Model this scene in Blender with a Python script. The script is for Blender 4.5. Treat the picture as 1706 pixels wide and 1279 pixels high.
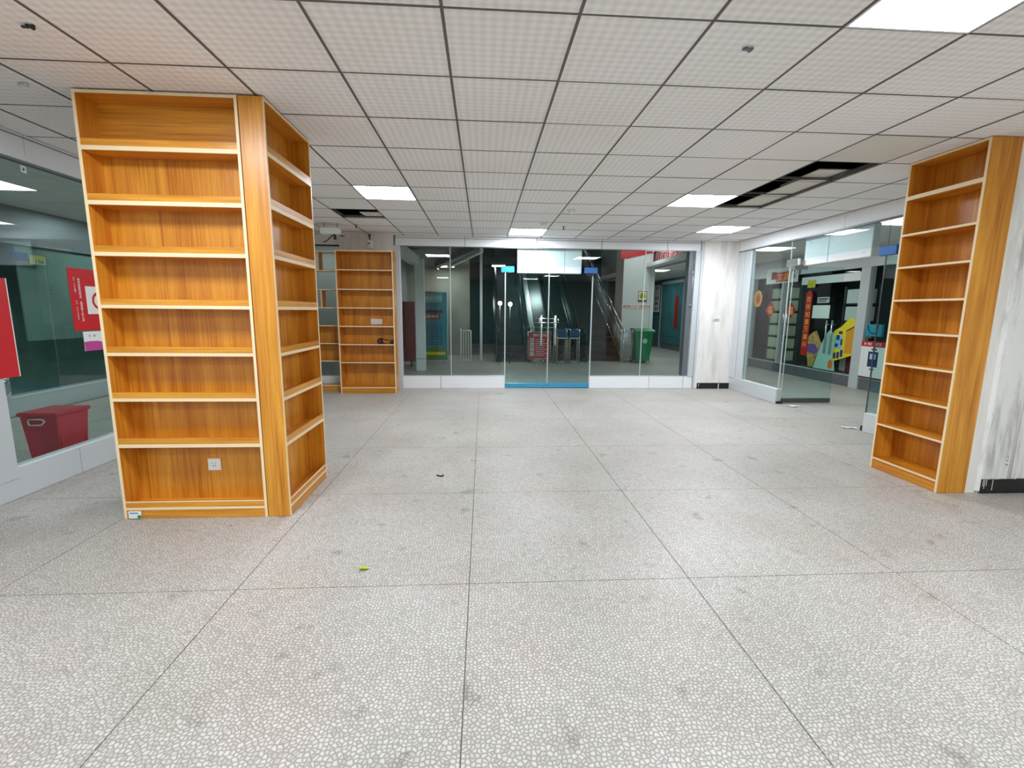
import bpy, math, random
from mathutils import Vector, Matrix

# ------------------------------------------------------------------ camera, world, exposure
SC = bpy.context.scene
COL = SC.collection
for o in list(bpy.data.objects):
    bpy.data.objects.remove(o)

CAM_H, CH = 1.4254, 2.7032
F_PX, IMG_W = 776.42, 1706.0
_p, _y, _r = math.radians(8.956), math.radians(3.593), math.radians(0.5687)
_f = Vector((math.sin(_y) * math.cos(_p), math.cos(_y) * math.cos(_p), -math.sin(_p)))
_rt = Vector((math.cos(_y), -math.sin(_y), 0))
_up = _rt.cross(_f)
_r2 = math.cos(_r) * _rt + math.sin(_r) * _up
_u2 = -math.sin(_r) * _rt + math.cos(_r) * _up
cam_d = bpy.data.cameras.new('camera')
cam_d.sensor_fit = 'HORIZONTAL'
cam_d.sensor_width = 36.0
cam_d.lens = F_PX / IMG_W * 36.0
cam_d.clip_start = 0.02
cam = bpy.data.objects.new('camera', cam_d)
COL.objects.link(cam)
M = Matrix.Identity(4)
for k in range(3):
    M[k][0], M[k][1], M[k][2] = _r2[k], _u2[k], -_f[k]
M[2][3] = CAM_H
cam.matrix_world = M
SC.camera = cam

world = bpy.data.worlds.new('world')
SC.world = world
world.use_nodes = True
world.node_tree.nodes['Background'].inputs[0].default_value = (0.55, 0.6, 0.65, 1)
world.node_tree.nodes['Background'].inputs[1].default_value = 0.15

SC.view_settings.view_transform = 'Standard'
SC.view_settings.look = 'None'
SC.view_settings.gamma = 1.0
SC.view_settings.use_curve_mapping = False
SC.view_settings.exposure = 1.1
LAMP = 23.5            # radiance of the room's ceiling panels
HALL_LAMP = 9.0        # the panels of the halls outside

cy = SC.cycles
cy.use_denoising = True
cy.max_bounces = 12
cy.diffuse_bounces = 7
cy.glossy_bounces = 4
cy.transparent_max_bounces = 24
cy.sample_clamp_indirect = 6.0
cy.caustics_reflective = False
cy.caustics_refractive = False

random.seed(4)

# ------------------------------------------------------------------ materials
def lin(c):
    out = []
    for v in c[:3]:
        v = v / 255.0
        out.append(v / 12.92 if v <= 0.04045 else ((v + 0.055) / 1.055) ** 2.4)
    return (*out, 1.0)

MATS = {}
def mat(name, rgb, rough=0.5, metal=0.0, noise=0.0, nscale=6.0, bump=0.0, bscale=40.0, spec=0.5):
    if name in MATS:
        return MATS[name]
    m = bpy.data.materials.new(name)
    m.use_nodes = True
    nt = m.node_tree
    b = nt.nodes['Principled BSDF']
    b.inputs['Base Color'].default_value = lin(rgb)
    b.inputs['Roughness'].default_value = rough
    b.inputs['Metallic'].default_value = metal
    b.inputs['Specular IOR Level'].default_value = spec
    if noise > 0 or bump > 0:
        g = nt.nodes.new('ShaderNodeNewGeometry')
    if noise > 0:
        n = nt.nodes.new('ShaderNodeTexNoise')
        n.inputs['Scale'].default_value = nscale
        n.inputs['Detail'].default_value = 6
        nt.links.new(g.outputs['Position'], n.inputs['Vector'])
        r = nt.nodes.new('ShaderNodeValToRGB')
        c = lin(rgb)
        r.color_ramp.elements[0].position = 0.3
        r.color_ramp.elements[1].position = 0.7
        r.color_ramp.elements[0].color = (c[0] * (1 - noise), c[1] * (1 - noise), c[2] * (1 - noise), 1)
        r.color_ramp.elements[1].color = (min(1, c[0] * (1 + noise)), min(1, c[1] * (1 + noise)), min(1, c[2] * (1 + noise)), 1)
        nt.links.new(n.outputs['Fac'], r.inputs['Fac'])
        nt.links.new(r.outputs['Color'], b.inputs['Base Color'])
    if bump > 0:
        n2 = nt.nodes.new('ShaderNodeTexNoise')
        n2.inputs['Scale'].default_value = bscale
        nt.links.new(g.outputs['Position'], n2.inputs['Vector'])
        bp = nt.nodes.new('ShaderNodeBump')
        bp.inputs['Strength'].default_value = bump
        bp.inputs['Distance'].default_value = 0.01
        nt.links.new(n2.outputs['Fac'], bp.inputs['Height'])
        nt.links.new(bp.outputs['Normal'], b.inputs['Normal'])
    MATS[name] = m
    return m

def emit_mat(name, rgb, strength):
    m = bpy.data.materials.new(name)
    m.use_nodes = True
    nt = m.node_tree
    nt.nodes.remove(nt.nodes['Principled BSDF'])
    e = nt.nodes.new('ShaderNodeEmission')
    e.inputs[0].default_value = lin(rgb)
    e.inputs[1].default_value = strength
    nt.links.new(e.outputs[0], nt.nodes['Material Output'].inputs[0])
    MATS[name] = m
    return m

def glass_mat(name, tint, ior=1.5):
    """clear pane: tinted see-through plus a mirror reflection by Fresnel on the outer faces"""
    m = bpy.data.materials.new(name)
    m.use_nodes = True
    nt = m.node_tree
    nt.nodes.remove(nt.nodes['Principled BSDF'])
    tr = nt.nodes.new('ShaderNodeBsdfTransparent')
    tr.inputs[0].default_value = tint
    gl = nt.nodes.new('ShaderNodeBsdfGlossy')
    gl.inputs['Roughness'].default_value = 0.0
    fr = nt.nodes.new('ShaderNodeFresnel')
    fr.inputs[0].default_value = ior
    g = nt.nodes.new('ShaderNodeNewGeometry')
    inv = nt.nodes.new('ShaderNodeMath'); inv.operation = 'SUBTRACT'
    inv.inputs[0].default_value = 1.0
    mul = nt.nodes.new('ShaderNodeMath'); mul.operation = 'MULTIPLY'
    mx = nt.nodes.new('ShaderNodeMixShader')
    L = nt.links.new
    L(g.outputs['Backfacing'], inv.inputs[1])
    L(inv.outputs[0], mul.inputs[0])
    L(fr.outputs[0], mul.inputs[1])
    L(mul.outputs[0], mx.inputs[0])
    L(tr.outputs[0], mx.inputs[1])
    L(gl.outputs[0], mx.inputs[2])
    L(mx.outputs[0], nt.nodes['Material Output'].inputs[0])
    MATS[name] = m
    return m

def wood_mat(name, axis='Z', light=(224, 155, 50), dark=(178, 100, 14), gs=1.0, rough=0.33):
    m = bpy.data.materials.new(name)
    m.use_nodes = True
    nt = m.node_tree
    L = nt.links.new
    b = nt.nodes['Principled BSDF']
    g = nt.nodes.new('ShaderNodeNewGeometry')
    mp = nt.nodes.new('ShaderNodeMapping')
    s = {'X': (0.7, 9, 9), 'Y': (9, 0.7, 9), 'Z': (9, 9, 0.7)}[axis]
    mp.inputs['Scale'].default_value = [v * gs for v in s]
    L(g.outputs['Position'], mp.inputs['Vector'])
    n1 = nt.nodes.new('ShaderNodeTexNoise')
    n1.inputs['Scale'].default_value = 1.3
    n1.inputs['Detail'].default_value = 3
    n1.inputs['Distortion'].default_value = 0.8
    L(mp.outputs[0], n1.inputs['Vector'])
    mp2 = nt.nodes.new('ShaderNodeMapping')
    s2 = {'X': (1.2, 60, 60), 'Y': (60, 1.2, 60), 'Z': (60, 60, 1.2)}[axis]
    mp2.inputs['Scale'].default_value = s2
    L(g.outputs['Position'], mp2.inputs['Vector'])
    n2 = nt.nodes.new('ShaderNodeTexNoise')
    n2.inputs['Scale'].default_value = 1.6
    n2.inputs['Detail'].default_value = 5
    L(mp2.outputs[0], n2.inputs['Vector'])
    mx = nt.nodes.new('ShaderNodeMix'); mx.data_type = 'FLOAT'
    mx.inputs[0].default_value = 0.45
    L(n1.outputs['Fac'], mx.inputs[2]); L(n2.outputs['Fac'], mx.inputs[3])
    r = nt.nodes.new('ShaderNodeValToRGB')
    r.color_ramp.elements[0].position = 0.33
    r.color_ramp.elements[1].position = 0.62
    r.color_ramp.elements[0].color = lin(dark)
    r.color_ramp.elements[1].color = lin(light)
    L(mx.outputs[0], r.inputs['Fac'])
    L(r.outputs['Color'], b.inputs['Base Color'])
    b.inputs['Roughness'].default_value = rough
    MATS[name] = m
    return m

def terrazzo_mat(name):
    m = bpy.data.materials.new(name)
    m.use_nodes = True
    nt = m.node_tree
    L = nt.links.new
    b = nt.nodes['Principled BSDF']
    g = nt.nodes.new('ShaderNodeNewGeometry')
    warp = nt.nodes.new('ShaderNodeTexNoise')
    warp.inputs['Scale'].default_value = 25
    L(g.outputs['Position'], warp.inputs['Vector'])
    add = nt.nodes.new('ShaderNodeMix'); add.data_type = 'VECTOR'
    add.inputs[0].default_value = 0.012
    L(g.outputs['Position'], add.inputs[4]); L(warp.outputs['Color'], add.inputs[5])
    v = nt.nodes.new('ShaderNodeTexVoronoi'); v.voronoi_dimensions = '2D'
    v.feature = 'DISTANCE_TO_EDGE'
    v.inputs['Scale'].default_value = 62
    L(add.outputs[1], v.inputs['Vector'])
    v.inputs['Randomness'].default_value = 0.9
    v2 = nt.nodes.new('ShaderNodeTexVoronoi'); v2.voronoi_dimensions = '2D'
    v2.feature = 'F1'
    v2.inputs['Scale'].default_value = 62
    v2.inputs['Randomness'].default_value = 0.9
    L(add.outputs[1], v2.inputs['Vector'])
    edge = nt.nodes.new('ShaderNodeMapRange')
    edge.inputs[1].default_value = 0.02
    edge.inputs[2].default_value = 0.30
    L(v.outputs['Distance'], edge.inputs[0])
    # some cells stay matrix
    bw = nt.nodes.new('ShaderNodeSeparateColor')
    L(v2.outputs['Color'], bw.inputs[0])
    cell = nt.nodes.new('ShaderNodeMapRange')
    cell.inputs[1].default_value = 0.05
    cell.inputs[2].default_value = 0.45
    cell.inputs[3].default_value = 0.55
    L(bw.outputs[0], cell.inputs[0])
    mul = nt.nodes.new('ShaderNodeMath'); mul.operation = 'MULTIPLY'
    L(edge.outputs[0], mul.inputs[0]); L(cell.outputs[0], mul.inputs[1])
    chip = nt.nodes.new('ShaderNodeMix'); chip.data_type = 'RGBA'
    chip.inputs[6].default_value = lin((150, 144, 137))
    chip.inputs[7].default_value = lin((208, 203, 197))
    L(mul.outputs[0], chip.inputs[0])
    # large stains
    n = nt.nodes.new('ShaderNodeTexNoise')
    n.inputs['Scale'].default_value = 0.9
    n.inputs['Detail'].default_value = 7
    n.inputs['Roughness'].default_value = 0.6
    L(g.outputs['Position'], n.inputs['Vector'])
    r = nt.nodes.new('ShaderNodeValToRGB')
    r.color_ramp.elements[0].position = 0.3
    r.color_ramp.elements[0].color = (0.82, 0.81, 0.78, 1)
    r.color_ramp.elements[1].position = 0.6
    r.color_ramp.elements[1].color = (1, 0.99, 0.98, 1)
    L(n.outputs['Fac'], r.inputs['Fac'])
    st = nt.nodes.new('ShaderNodeMix'); st.data_type = 'RGBA'; st.blend_type = 'MULTIPLY'
    st.inputs[0].default_value = 1.0
    L(chip.outputs[2], st.inputs[6]); L(r.outputs['Color'], st.inputs[7])
    # small dark scuffs
    n2 = nt.nodes.new('ShaderNodeTexNoise')
    n2.inputs['Scale'].default_value = 5.5
    n2.inputs['Detail'].default_value = 3
    L(g.outputs['Position'], n2.inputs['Vector'])
    r2 = nt.nodes.new('ShaderNodeValToRGB')
    r2.color_ramp.elements[0].position = 0.27
    r2.color_ramp.elements[0].color = (0.7, 0.69, 0.67, 1)
    r2.color_ramp.elements[1].position = 0.36
    r2.color_ramp.elements[1].color = (1, 1, 1, 1)
    L(n2.outputs['Fac'], r2.inputs['Fac'])
    st2 = nt.nodes.new('ShaderNodeMix'); st2.data_type = 'RGBA'; st2.blend_type = 'MULTIPLY'
    st2.inputs[0].default_value = 1.0
    L(st.outputs[2], st2.inputs[6]); L(r2.outputs['Color'], st2.inputs[7])
    # faint warm, pink and green tints
    n3 = nt.nodes.new('ShaderNodeTexNoise')
    n3.inputs['Scale'].default_value = 1.6
    n3.inputs['Detail'].default_value = 2
    L(g.outputs['Position'], n3.inputs['Vector'])
    r3 = nt.nodes.new('ShaderNodeValToRGB')
    for pos, c in ((0.62, (1.0, 0.965, 0.96, 1)), (0.48, (1, 1, 1, 1))):
        e = r3.color_ramp.elements.new(pos); e.color = c
    r3.color_ramp.elements[0].position = 0.3; r3.color_ramp.elements[0].color = (0.98, 1.0, 0.975, 1)
    r3.color_ramp.elements[-1].position = 0.72; r3.color_ramp.elements[-1].color = (1.0, 0.975, 0.93, 1)
    L(n3.outputs['Fac'], r3.inputs['Fac'])
    st3 = nt.nodes.new('ShaderNodeMix'); st3.data_type = 'RGBA'; st3.blend_type = 'MULTIPLY'
    st3.inputs[0].default_value = 1.0
    L(st2.outputs[2], st3.inputs[6]); L(r3.outputs['Color'], st3.inputs[7])
    L(st3.outputs[2], b.inputs['Base Color'])
    b.inputs['Roughness'].default_value = 0.46
    b.inputs['Specular IOR Level'].default_value = 0.4
    MATS[name] = m
    return m

def tile_mat(name):
    """pressed mineral tile: rows of small raised lozenges, in the bump and in a lighter tone"""
    m = bpy.data.materials.new(name)
    m.use_nodes = True
    nt = m.node_tree
    L = nt.links.new
    b = nt.nodes['Principled BSDF']
    g = nt.nodes.new('ShaderNodeNewGeometry')
    sep = nt.nodes.new('ShaderNodeSeparateXYZ')
    L(g.outputs['Position'], sep.inputs[0])
    def wave(a, bb):
        q = nt.nodes.new('ShaderNodeMath'); q.operation = 'MULTIPLY'; q.inputs[1].default_value = a
        L(sep.outputs[0], q.inputs[0])
        q2 = nt.nodes.new('ShaderNodeMath'); q2.operation = 'MULTIPLY'; q2.inputs[1].default_value = bb
        L(sep.outputs[1], q2.inputs[0])
        s = nt.nodes.new('ShaderNodeMath'); s.operation = 'ADD'
        L(q.outputs[0], s.inputs[0]); L(q2.outputs[0], s.inputs[1])
        w = nt.nodes.new('ShaderNodeMath'); w.operation = 'SINE'
        L(s.outputs[0], w.inputs[0])
        return w
    w1, w2 = wave(62, 62), wave(62, -62)
    pr = nt.nodes.new('ShaderNodeMath'); pr.operation = 'MULTIPLY'
    L(w1.outputs[0], pr.inputs[0]); L(w2.outputs[0], pr.inputs[1])
    mr = nt.nodes.new('ShaderNodeMapRange')
    mr.inputs[1].default_value = -0.8
    mr.inputs[2].default_value = 0.8
    L(pr.outputs[0], mr.inputs[0])
    mx = nt.nodes.new('ShaderNodeMix'); mx.data_type = 'RGBA'
    mx.inputs[6].default_value = lin((236, 232, 231))
    mx.inputs[7].default_value = lin((253, 251, 251))
    L(mr.outputs[0], mx.inputs[0])  # the lozenge pattern also mixes a lighter tone into the colour
    n = nt.nodes.new('ShaderNodeTexNoise')
    n.inputs['Scale'].default_value = 0.8
    n.inputs['Detail'].default_value = 4
    L(g.outputs['Position'], n.inputs['Vector'])
    r = nt.nodes.new('ShaderNodeValToRGB')
    r.color_ramp.elements[0].position = 0.3
    r.color_ramp.elements[0].color = (0.93, 0.93, 0.9, 1)
    r.color_ramp.elements[1].position = 0.6
    r.color_ramp.elements[1].color = (1, 1, 1, 1)
    L(n.outputs['Fac'], r.inputs['Fac'])
    st = nt.nodes.new('ShaderNodeMix'); st.data_type = 'RGBA'; st.blend_type = 'MULTIPLY'
    st.inputs[0].default_value = 1.0
    L(mx.outputs[2], st.inputs[6]); L(r.outputs['Color'], st.inputs[7])
    L(st.outputs[2], b.inputs['Base Color'])
    bp = nt.nodes.new('ShaderNodeBump')
    bp.inputs['Strength'].default_value = 0.3
    bp.inputs['Distance'].default_value = 0.004
    L(mr.outputs[0], bp.inputs['Height'])
    L(bp.outputs['Normal'], b.inputs['Normal'])
    b.inputs['Roughness'].default_value = 0.75
    MATS[name] = m
    return m

def plaster_mat(name, base, stain, amount=0.5):
    m = bpy.data.materials.new(name)
    m.use_nodes = True
    nt = m.node_tree
    L = nt.links.new
    b = nt.nodes['Principled BSDF']
    g = nt.nodes.new('ShaderNodeNewGeometry')
    mp = nt.nodes.new('ShaderNodeMapping')
    mp.inputs['Scale'].default_value = (9, 9, 1.3)
    L(g.outputs['Position'], mp.inputs['Vector'])
    n = nt.nodes.new('ShaderNodeTexNoise')
    n.inputs['Scale'].default_value = 1.0
    n.inputs['Detail'].default_value = 8
    n.inputs['Roughness'].default_value = 0.65
    L(mp.outputs[0], n.inputs['Vector'])
    r = nt.nodes.new('ShaderNodeValToRGB')
    r.color_ramp.elements[0].position = 0.36
    r.color_ramp.elements[0].color = lin(stain)
    r.color_ramp.elements[1].position = 0.36 + 0.3 * amount
    r.color_ramp.elements[1].color = lin(base)
    L(n.outputs['Fac'], r.inputs['Fac'])
    L(r.outputs['Color'], b.inputs['Base Color'])
    bp = nt.nodes.new('ShaderNodeBump')
    bp.inputs['Strength'].default_value = 0.2
    bp.inputs['Distance'].default_value = 0.01
    L(n.outputs['Fac'], bp.inputs['Height'])
    L(bp.outputs['Normal'], b.inputs['Normal'])
    b.inputs['Roughness'].default_value = 0.7
    MATS[name] = m
    return m

wood_mat('wood_v', 'Z')
wood_mat('wood_x', 'X')
wood_mat('wood_y', 'Y')
mat('band', (240, 214, 172), 0.45)
terrazzo_mat('terrazzo')
mat('joint', (132, 124, 116), 0.7)
tile_mat('tile')
mat('tile_plain', (222, 218, 210), 0.7)
mat('tee', (104, 97, 94), 0.6)
mat('plenum', (26, 24, 26), 0.9)
mat('alu', (206, 209, 211), 0.38, 0.15)
mat('alu_white', (238, 238, 239), 0.4, 0.0)
mat('alu_dark', (120, 124, 128), 0.4, 0.4)
mat('steel', (205, 205, 205), 0.22, 0.9)
mat('steel_dark', (110, 112, 114), 0.3, 0.8)
mat('seal', (186, 200, 196), 0.35)
mat('gasket', (40, 42, 44), 0.6)
plaster_mat('plaster', (238, 232, 226), (218, 212, 206), 0.6)
plaster_mat('plaster_dirty', (236, 233, 230), (192, 189, 186), 0.45)
mat('black_skirt', (22, 22, 24), 0.4, noise=0.4, nscale=30)
mat('wall_white', (225, 222, 218), 0.7)
mat('wall_rear', (150, 186, 184), 0.7)
mat('wall_grey', (150, 152, 148), 0.7, noise=0.12, nscale=2)
mat('wall_beige', (158, 152, 138), 0.7, noise=0.12, nscale=2)
mat('wall_green', (112, 136, 128), 0.6, noise=0.2, nscale=2)
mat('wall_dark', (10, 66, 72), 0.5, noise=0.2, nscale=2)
mat('wall_teal', (62, 118, 122), 0.5, noise=0.15, nscale=2)
mat('white_plastic', (238, 238, 234), 0.35)
mat('socket_dark', (60, 60, 62), 0.5)
mat('blue_film', (58, 150, 190), 0.25)
mat('blue_box', (30, 100, 170), 0.35)
mat('red_print', (206, 24, 32), 0.4)
mat('dark_red', (130, 26, 36), 0.5)
mat('red_bin', (214, 24, 52), 0.35)
mat('white_print', (240, 238, 232), 0.5)
mat('pink_print', (196, 70, 150), 0.45)
mat('faded_print', (206, 150, 150), 0.5)
mat('yellow_print', (226, 206, 40), 0.45)
mat('gold_print', (246, 190, 84), 0.45)
mat('orange_print', (228, 120, 40), 0.45)
mat('black_print', (24, 24, 26), 0.5)
mat('teal_print', (40, 140, 160), 0.45)
mat('pale_teal_print', (120, 190, 200), 0.45)
mat('green_print', (74, 130, 44), 0.45)
mat('olive_print', (170, 160, 60), 0.45)
mat('mint_print', (170, 214, 200), 0.45)
mat('purple_print', (120, 84, 150), 0.45)
mat('navy_print', (30, 52, 110), 0.45)
mat('cream_print', (232, 222, 190), 0.5)
mat('mottle_print', (190, 150, 90), 0.5, noise=0.5, nscale=14)
mat('green_bin', (16, 130, 78), 0.4)
mat('green_bin_dark', (10, 70, 46), 0.5)
mat('escalator_side', (8, 54, 60), 0.18)
mat('escalator_green', (14, 84, 62), 0.18, noise=0.25, nscale=3)
mat('step', (52, 60, 62), 0.4, 0.5)
mat('rubber', (20, 20, 22), 0.5)
mat('stair', (58, 56, 56), 0.6)
mat('navy', (24, 62, 112), 0.5)
mat('amber', (214, 150, 40), 0.5)
mat('leaf', (176, 196, 40), 0.5)
mat('leaf_dark', (110, 150, 40), 0.5)
mat('paper', (232, 230, 224), 0.6)
mat('sachet_blue', (90, 150, 190), 0.3)
mat('sachet_green', (10, 120, 50), 0.3)
mat('debris', (50, 44, 40), 0.6)
mat('brown', (96, 50, 34), 0.5)
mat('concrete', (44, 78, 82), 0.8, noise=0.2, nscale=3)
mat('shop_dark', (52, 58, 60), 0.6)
mat('chip_red', (170, 30, 30), 0.5)
glass_mat('glass', (0.90, 0.96, 0.955, 1))
glass_mat('glass_side', (0.84, 0.93, 0.915, 1))
glass_mat('glass_door', (0.84, 0.95, 0.94, 1))
emit_mat('panel_light', (236, 245, 255), LAMP)
emit_mat('panel_light_hall', (240, 251, 252), HALL_LAMP)
emit_mat('flare_emit', (255, 250, 240), 60.0)

# ------------------------------------------------------------------ mesh helpers
WL = {}

class MB:
    def __init__(s):
        s.v, s.f, s.sm = [], [], []
    def _add(s, vs, fs, smooth=False):
        n = len(s.v)
        s.v += [Vector(q) for q in vs]
        for f in fs:
            s.f.append(tuple(i + n for i in f)); s.sm.append(smooth)
        return s
    def box(s, x0, x1, y0, y1, z0, z1):
        if x0 > x1: x0, x1 = x1, x0
        if y0 > y1: y0, y1 = y1, y0
        if z0 > z1: z0, z1 = z1, z0
        return s._add([(x0, y0, z0), (x1, y0, z0), (x1, y1, z0), (x0, y1, z0), (x0, y0, z1), (x1, y0, z1), (x1, y1, z1), (x0, y1, z1)],
                      [(0, 3, 2, 1), (4, 5, 6, 7), (0, 1, 5, 4), (1, 2, 6, 5), (2, 3, 7, 6), (3, 0, 4, 7)])
    def rbox(s, x0, x1, y0, y1, z0, z1, b=0.004):
        """box with chamfered edges"""
        cx, cy_, cz = (x0 + x1) / 2, (y0 + y1) / 2, (z0 + z1) / 2
        hx, hy, hz = abs(x1 - x0) / 2, abs(y1 - y0) / 2, abs(z1 - z0) / 2
        b = min(b, hx * .9, hy * .9, hz * .9)
        vs, idx = [], {}
        for sx in (-1, 1):
            for sy in (-1, 1):
                for sz in (-1, 1):
                    for a in range(3):
                        d = [hx - b, hy - b, hz - b]; d[a] = (hx, hy, hz)[a]
                        idx[(sx, sy, sz, a)] = len(vs)
                        vs.append((cx + sx * d[0], cy_ + sy * d[1], cz + sz * d[2]))
        fs = []
        for a in range(3):
            o1, o2 = [q for q in range(3) if q != a]
            for sg in (-1, 1):
                loop = []
                for (p, q) in ((-1, -1), (1, -1), (1, 1), (-1, 1)):
                    k = [0, 0, 0]; k[a] = sg; k[o1] = p; k[o2] = q
                    loop.append(idx[(*k, a)])
                fs.append(tuple(loop))
        for a in range(3):
            o1, o2 = [q for q in range(3) if q != a]
            for p in (-1, 1):
                for q in (-1, 1):
                    k0 = [0, 0, 0]; k0[o1] = p; k0[o2] = q; k1 = list(k0)
                    k0[a] = -1; k1[a] = 1
                    fs.append((idx[(*k0, o1)], idx[(*k1, o1)], idx[(*k1, o2)], idx[(*k0, o2)]))
        for sx in (-1, 1):
            for sy in (-1, 1):
                for sz in (-1, 1):
                    fs.append(tuple(idx[(sx, sy, sz, a)] for a in range(3)))
        c = Vector((cx, cy_, cz)); out = []
        for f in fs:
            p = [Vector(vs[i]) for i in f]
            nrm = (p[1] - p[0]).cross(p[2] - p[0])
            mid = sum(p, Vector()) / len(p)
            out.append(f if nrm.dot(mid - c) > 0 else tuple(reversed(f)))
        return s._add(vs, out)
    def quad(s, a, b, c, d):
        return s._add([a, b, c, d], [(0, 1, 2, 3)])
    def tube(s, p, q, r, n=10, r2=None, cap=True):
        p, q = Vector(p), Vector(q)
        r2 = r if r2 is None else r2
        d = (q - p).normalized()
        a = d.orthogonal().normalized(); b = d.cross(a)
        vs = []
        for k in range(n):
            t = 2 * math.pi * k / n
            e = math.cos(t) * a + math.sin(t) * b
            vs += [p + e * r, q + e * r2]
        fs = [(2 * k, 2 * ((k + 1) % n), 2 * ((k + 1) % n) + 1, 2 * k + 1) for k in range(n)]
        s._add(vs, fs, True)
        if cap:
            m = len(s.v) - 2 * n
            s.f.append(tuple(m + 2 * k for k in reversed(range(n)))); s.sm.append(False)
            s.f.append(tuple(m + 2 * k + 1 for k in range(n))); s.sm.append(False)
        return s
    def path(s, pts, r, n=8):
        for a, b in zip(pts[:-1], pts[1:]):
            s.tube(a, b, r, n)
        return s
    def lathe(s, c, prof, n=16):
        """prof: list of (radius, z) bottom to top around vertical axis at c"""
        c = Vector(c); vs = []
        for (r, z) in prof:
            for k in range(n):
                t = 2 * math.pi * k / n
                vs.append(c + Vector((r * math.cos(t), r * math.sin(t), z)))
        fs = []
        for i in range(len(prof) - 1):
            for k in range(n):
                fs.append((i * n + k, i * n + (k + 1) % n, (i + 1) * n + (k + 1) % n, (i + 1) * n + k))
        fs.append(tuple(reversed(range(n))))
        fs.append(tuple((len(prof) - 1) * n + k for k in range(n)))
        return s._add(vs, fs, True)
    def prism(s, pts, n):
        """closed outline pts extruded by vector n"""
        n = Vector(n); k = len(pts); pts = [Vector(q) for q in pts]
        nr = Vector()
        for i in range(k):
            nr += pts[i].cross(pts[(i + 1) % k])
        if nr.dot(n) > 0:
            pts = pts[::-1]
        vs = pts + [q + n for q in pts]
        fs = [tuple(range(k)), tuple(reversed(range(k, 2 * k)))]
        for i in range(k):
            j = (i + 1) % k
            fs.append((j, i, i + k, j + k))
        return s._add(vs, fs)
    def mesh(s, name, m):
        me = bpy.data.meshes.new(name)
        me.from_pydata([tuple(q) for q in s.v], [], s.f)
        me.polygons.foreach_set('use_smooth', s.sm)
        me.materials.append(MATS[m])
        me.update()
        return me

def tag(o, label=None, cat=None, group=None, kind=None):
    if label: o['label'] = label
    if cat: o['category'] = cat
    if group: o['group'] = group
    if kind: o['kind'] = kind
    return o

def thing(name, label, cat, loc=(0, 0, 0), rz=0.0, group=None, kind=None):
    o = bpy.data.objects.new(name, None)
    o.empty_display_size = 0.1
    COL.objects.link(o)
    o.location = loc
    o.rotation_euler = (0, 0, rz)
    WL[o.name] = Vector(loc)
    return tag(o, label, cat, group, kind)

def part(name, mb, m, parent, local=False, label=None, kind=None):
    if not local:
        off = WL[parent.name]
        mb.v = [q - off for q in mb.v]
    o = bpy.data.objects.new(name, mb.mesh(name, m))
    COL.objects.link(o)
    o.parent = parent
    WL[o.name] = WL[parent.name]
    return tag(o, label, None, None, kind)

def solo(name, mb, m, label, cat, group=None, kind=None):
    """a thing that is one mesh; its origin goes to the middle of its base"""
    xs = [q.x for q in mb.v]; ys = [q.y for q in mb.v]; zs = [q.z for q in mb.v]
    off = Vector(((min(xs) + max(xs)) / 2, (min(ys) + max(ys)) / 2, min(zs)))
    mb.v = [q - off for q in mb.v]
    o = bpy.data.objects.new(name, mb.mesh(name, m))
    COL.objects.link(o)
    o.location = off
    WL[o.name] = off
    return tag(o, label, cat, group, kind)

def glyphs(s):
    """flat outline mesh of one string in the built-in font: (verts, faces), bounding box at 0..w, 0..h"""
    cu = bpy.data.curves.new('glyph', 'FONT')
    cu.body = s
    cu.resolution_u = 2
    cu.offset = 0.014
    ob = bpy.data.objects.new('glyph', cu)
    COL.objects.link(ob)
    dg = bpy.context.evaluated_depsgraph_get()
    me = bpy.data.meshes.new_from_object(ob.evaluated_get(dg))
    vs = [v.co.copy() for v in me.vertices]
    fs = [tuple(p.vertices) for p in me.polygons]
    bpy.data.objects.remove(ob)
    bpy.data.curves.remove(cu)
    bpy.data.meshes.remove(me)
    if not vs:
        return [], []
    x0, y0 = min(v.x for v in vs), min(v.y for v in vs)
    x1, y1 = max(v.x for v in vs), max(v.y for v in vs)
    return [((v.x - x0) / max(1e-6, x1 - x0), (v.y - y0) / max(1e-6, y1 - y0)) for v in vs], fs

def write(mb, s, o, r, u, w, h):
    """put string s in the rectangle from corner o, along unit r by w and along unit u by h"""
    vs, fs = glyphs(s)
    o, r, u = Vector(o), Vector(r), Vector(u)
    if vs:
        mb._add([o + r * (a * w) + u * (b * h) for a, b in vs], fs)
    return mb

def column_text(mb, s, top, r, u, w, ch, pitch):
    """characters one under another; top = upper left corner of the first"""
    for k, c in enumerate(s):
        if c == ' ':
            continue
        write(mb, c, Vector(top) - Vector(u) * (pitch * k + ch), r, u, w, ch)
    return mb

X_, Y_, Z_ = Vector((1, 0, 0)), Vector((0, 1, 0)), Vector((0, 0, 1))

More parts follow.
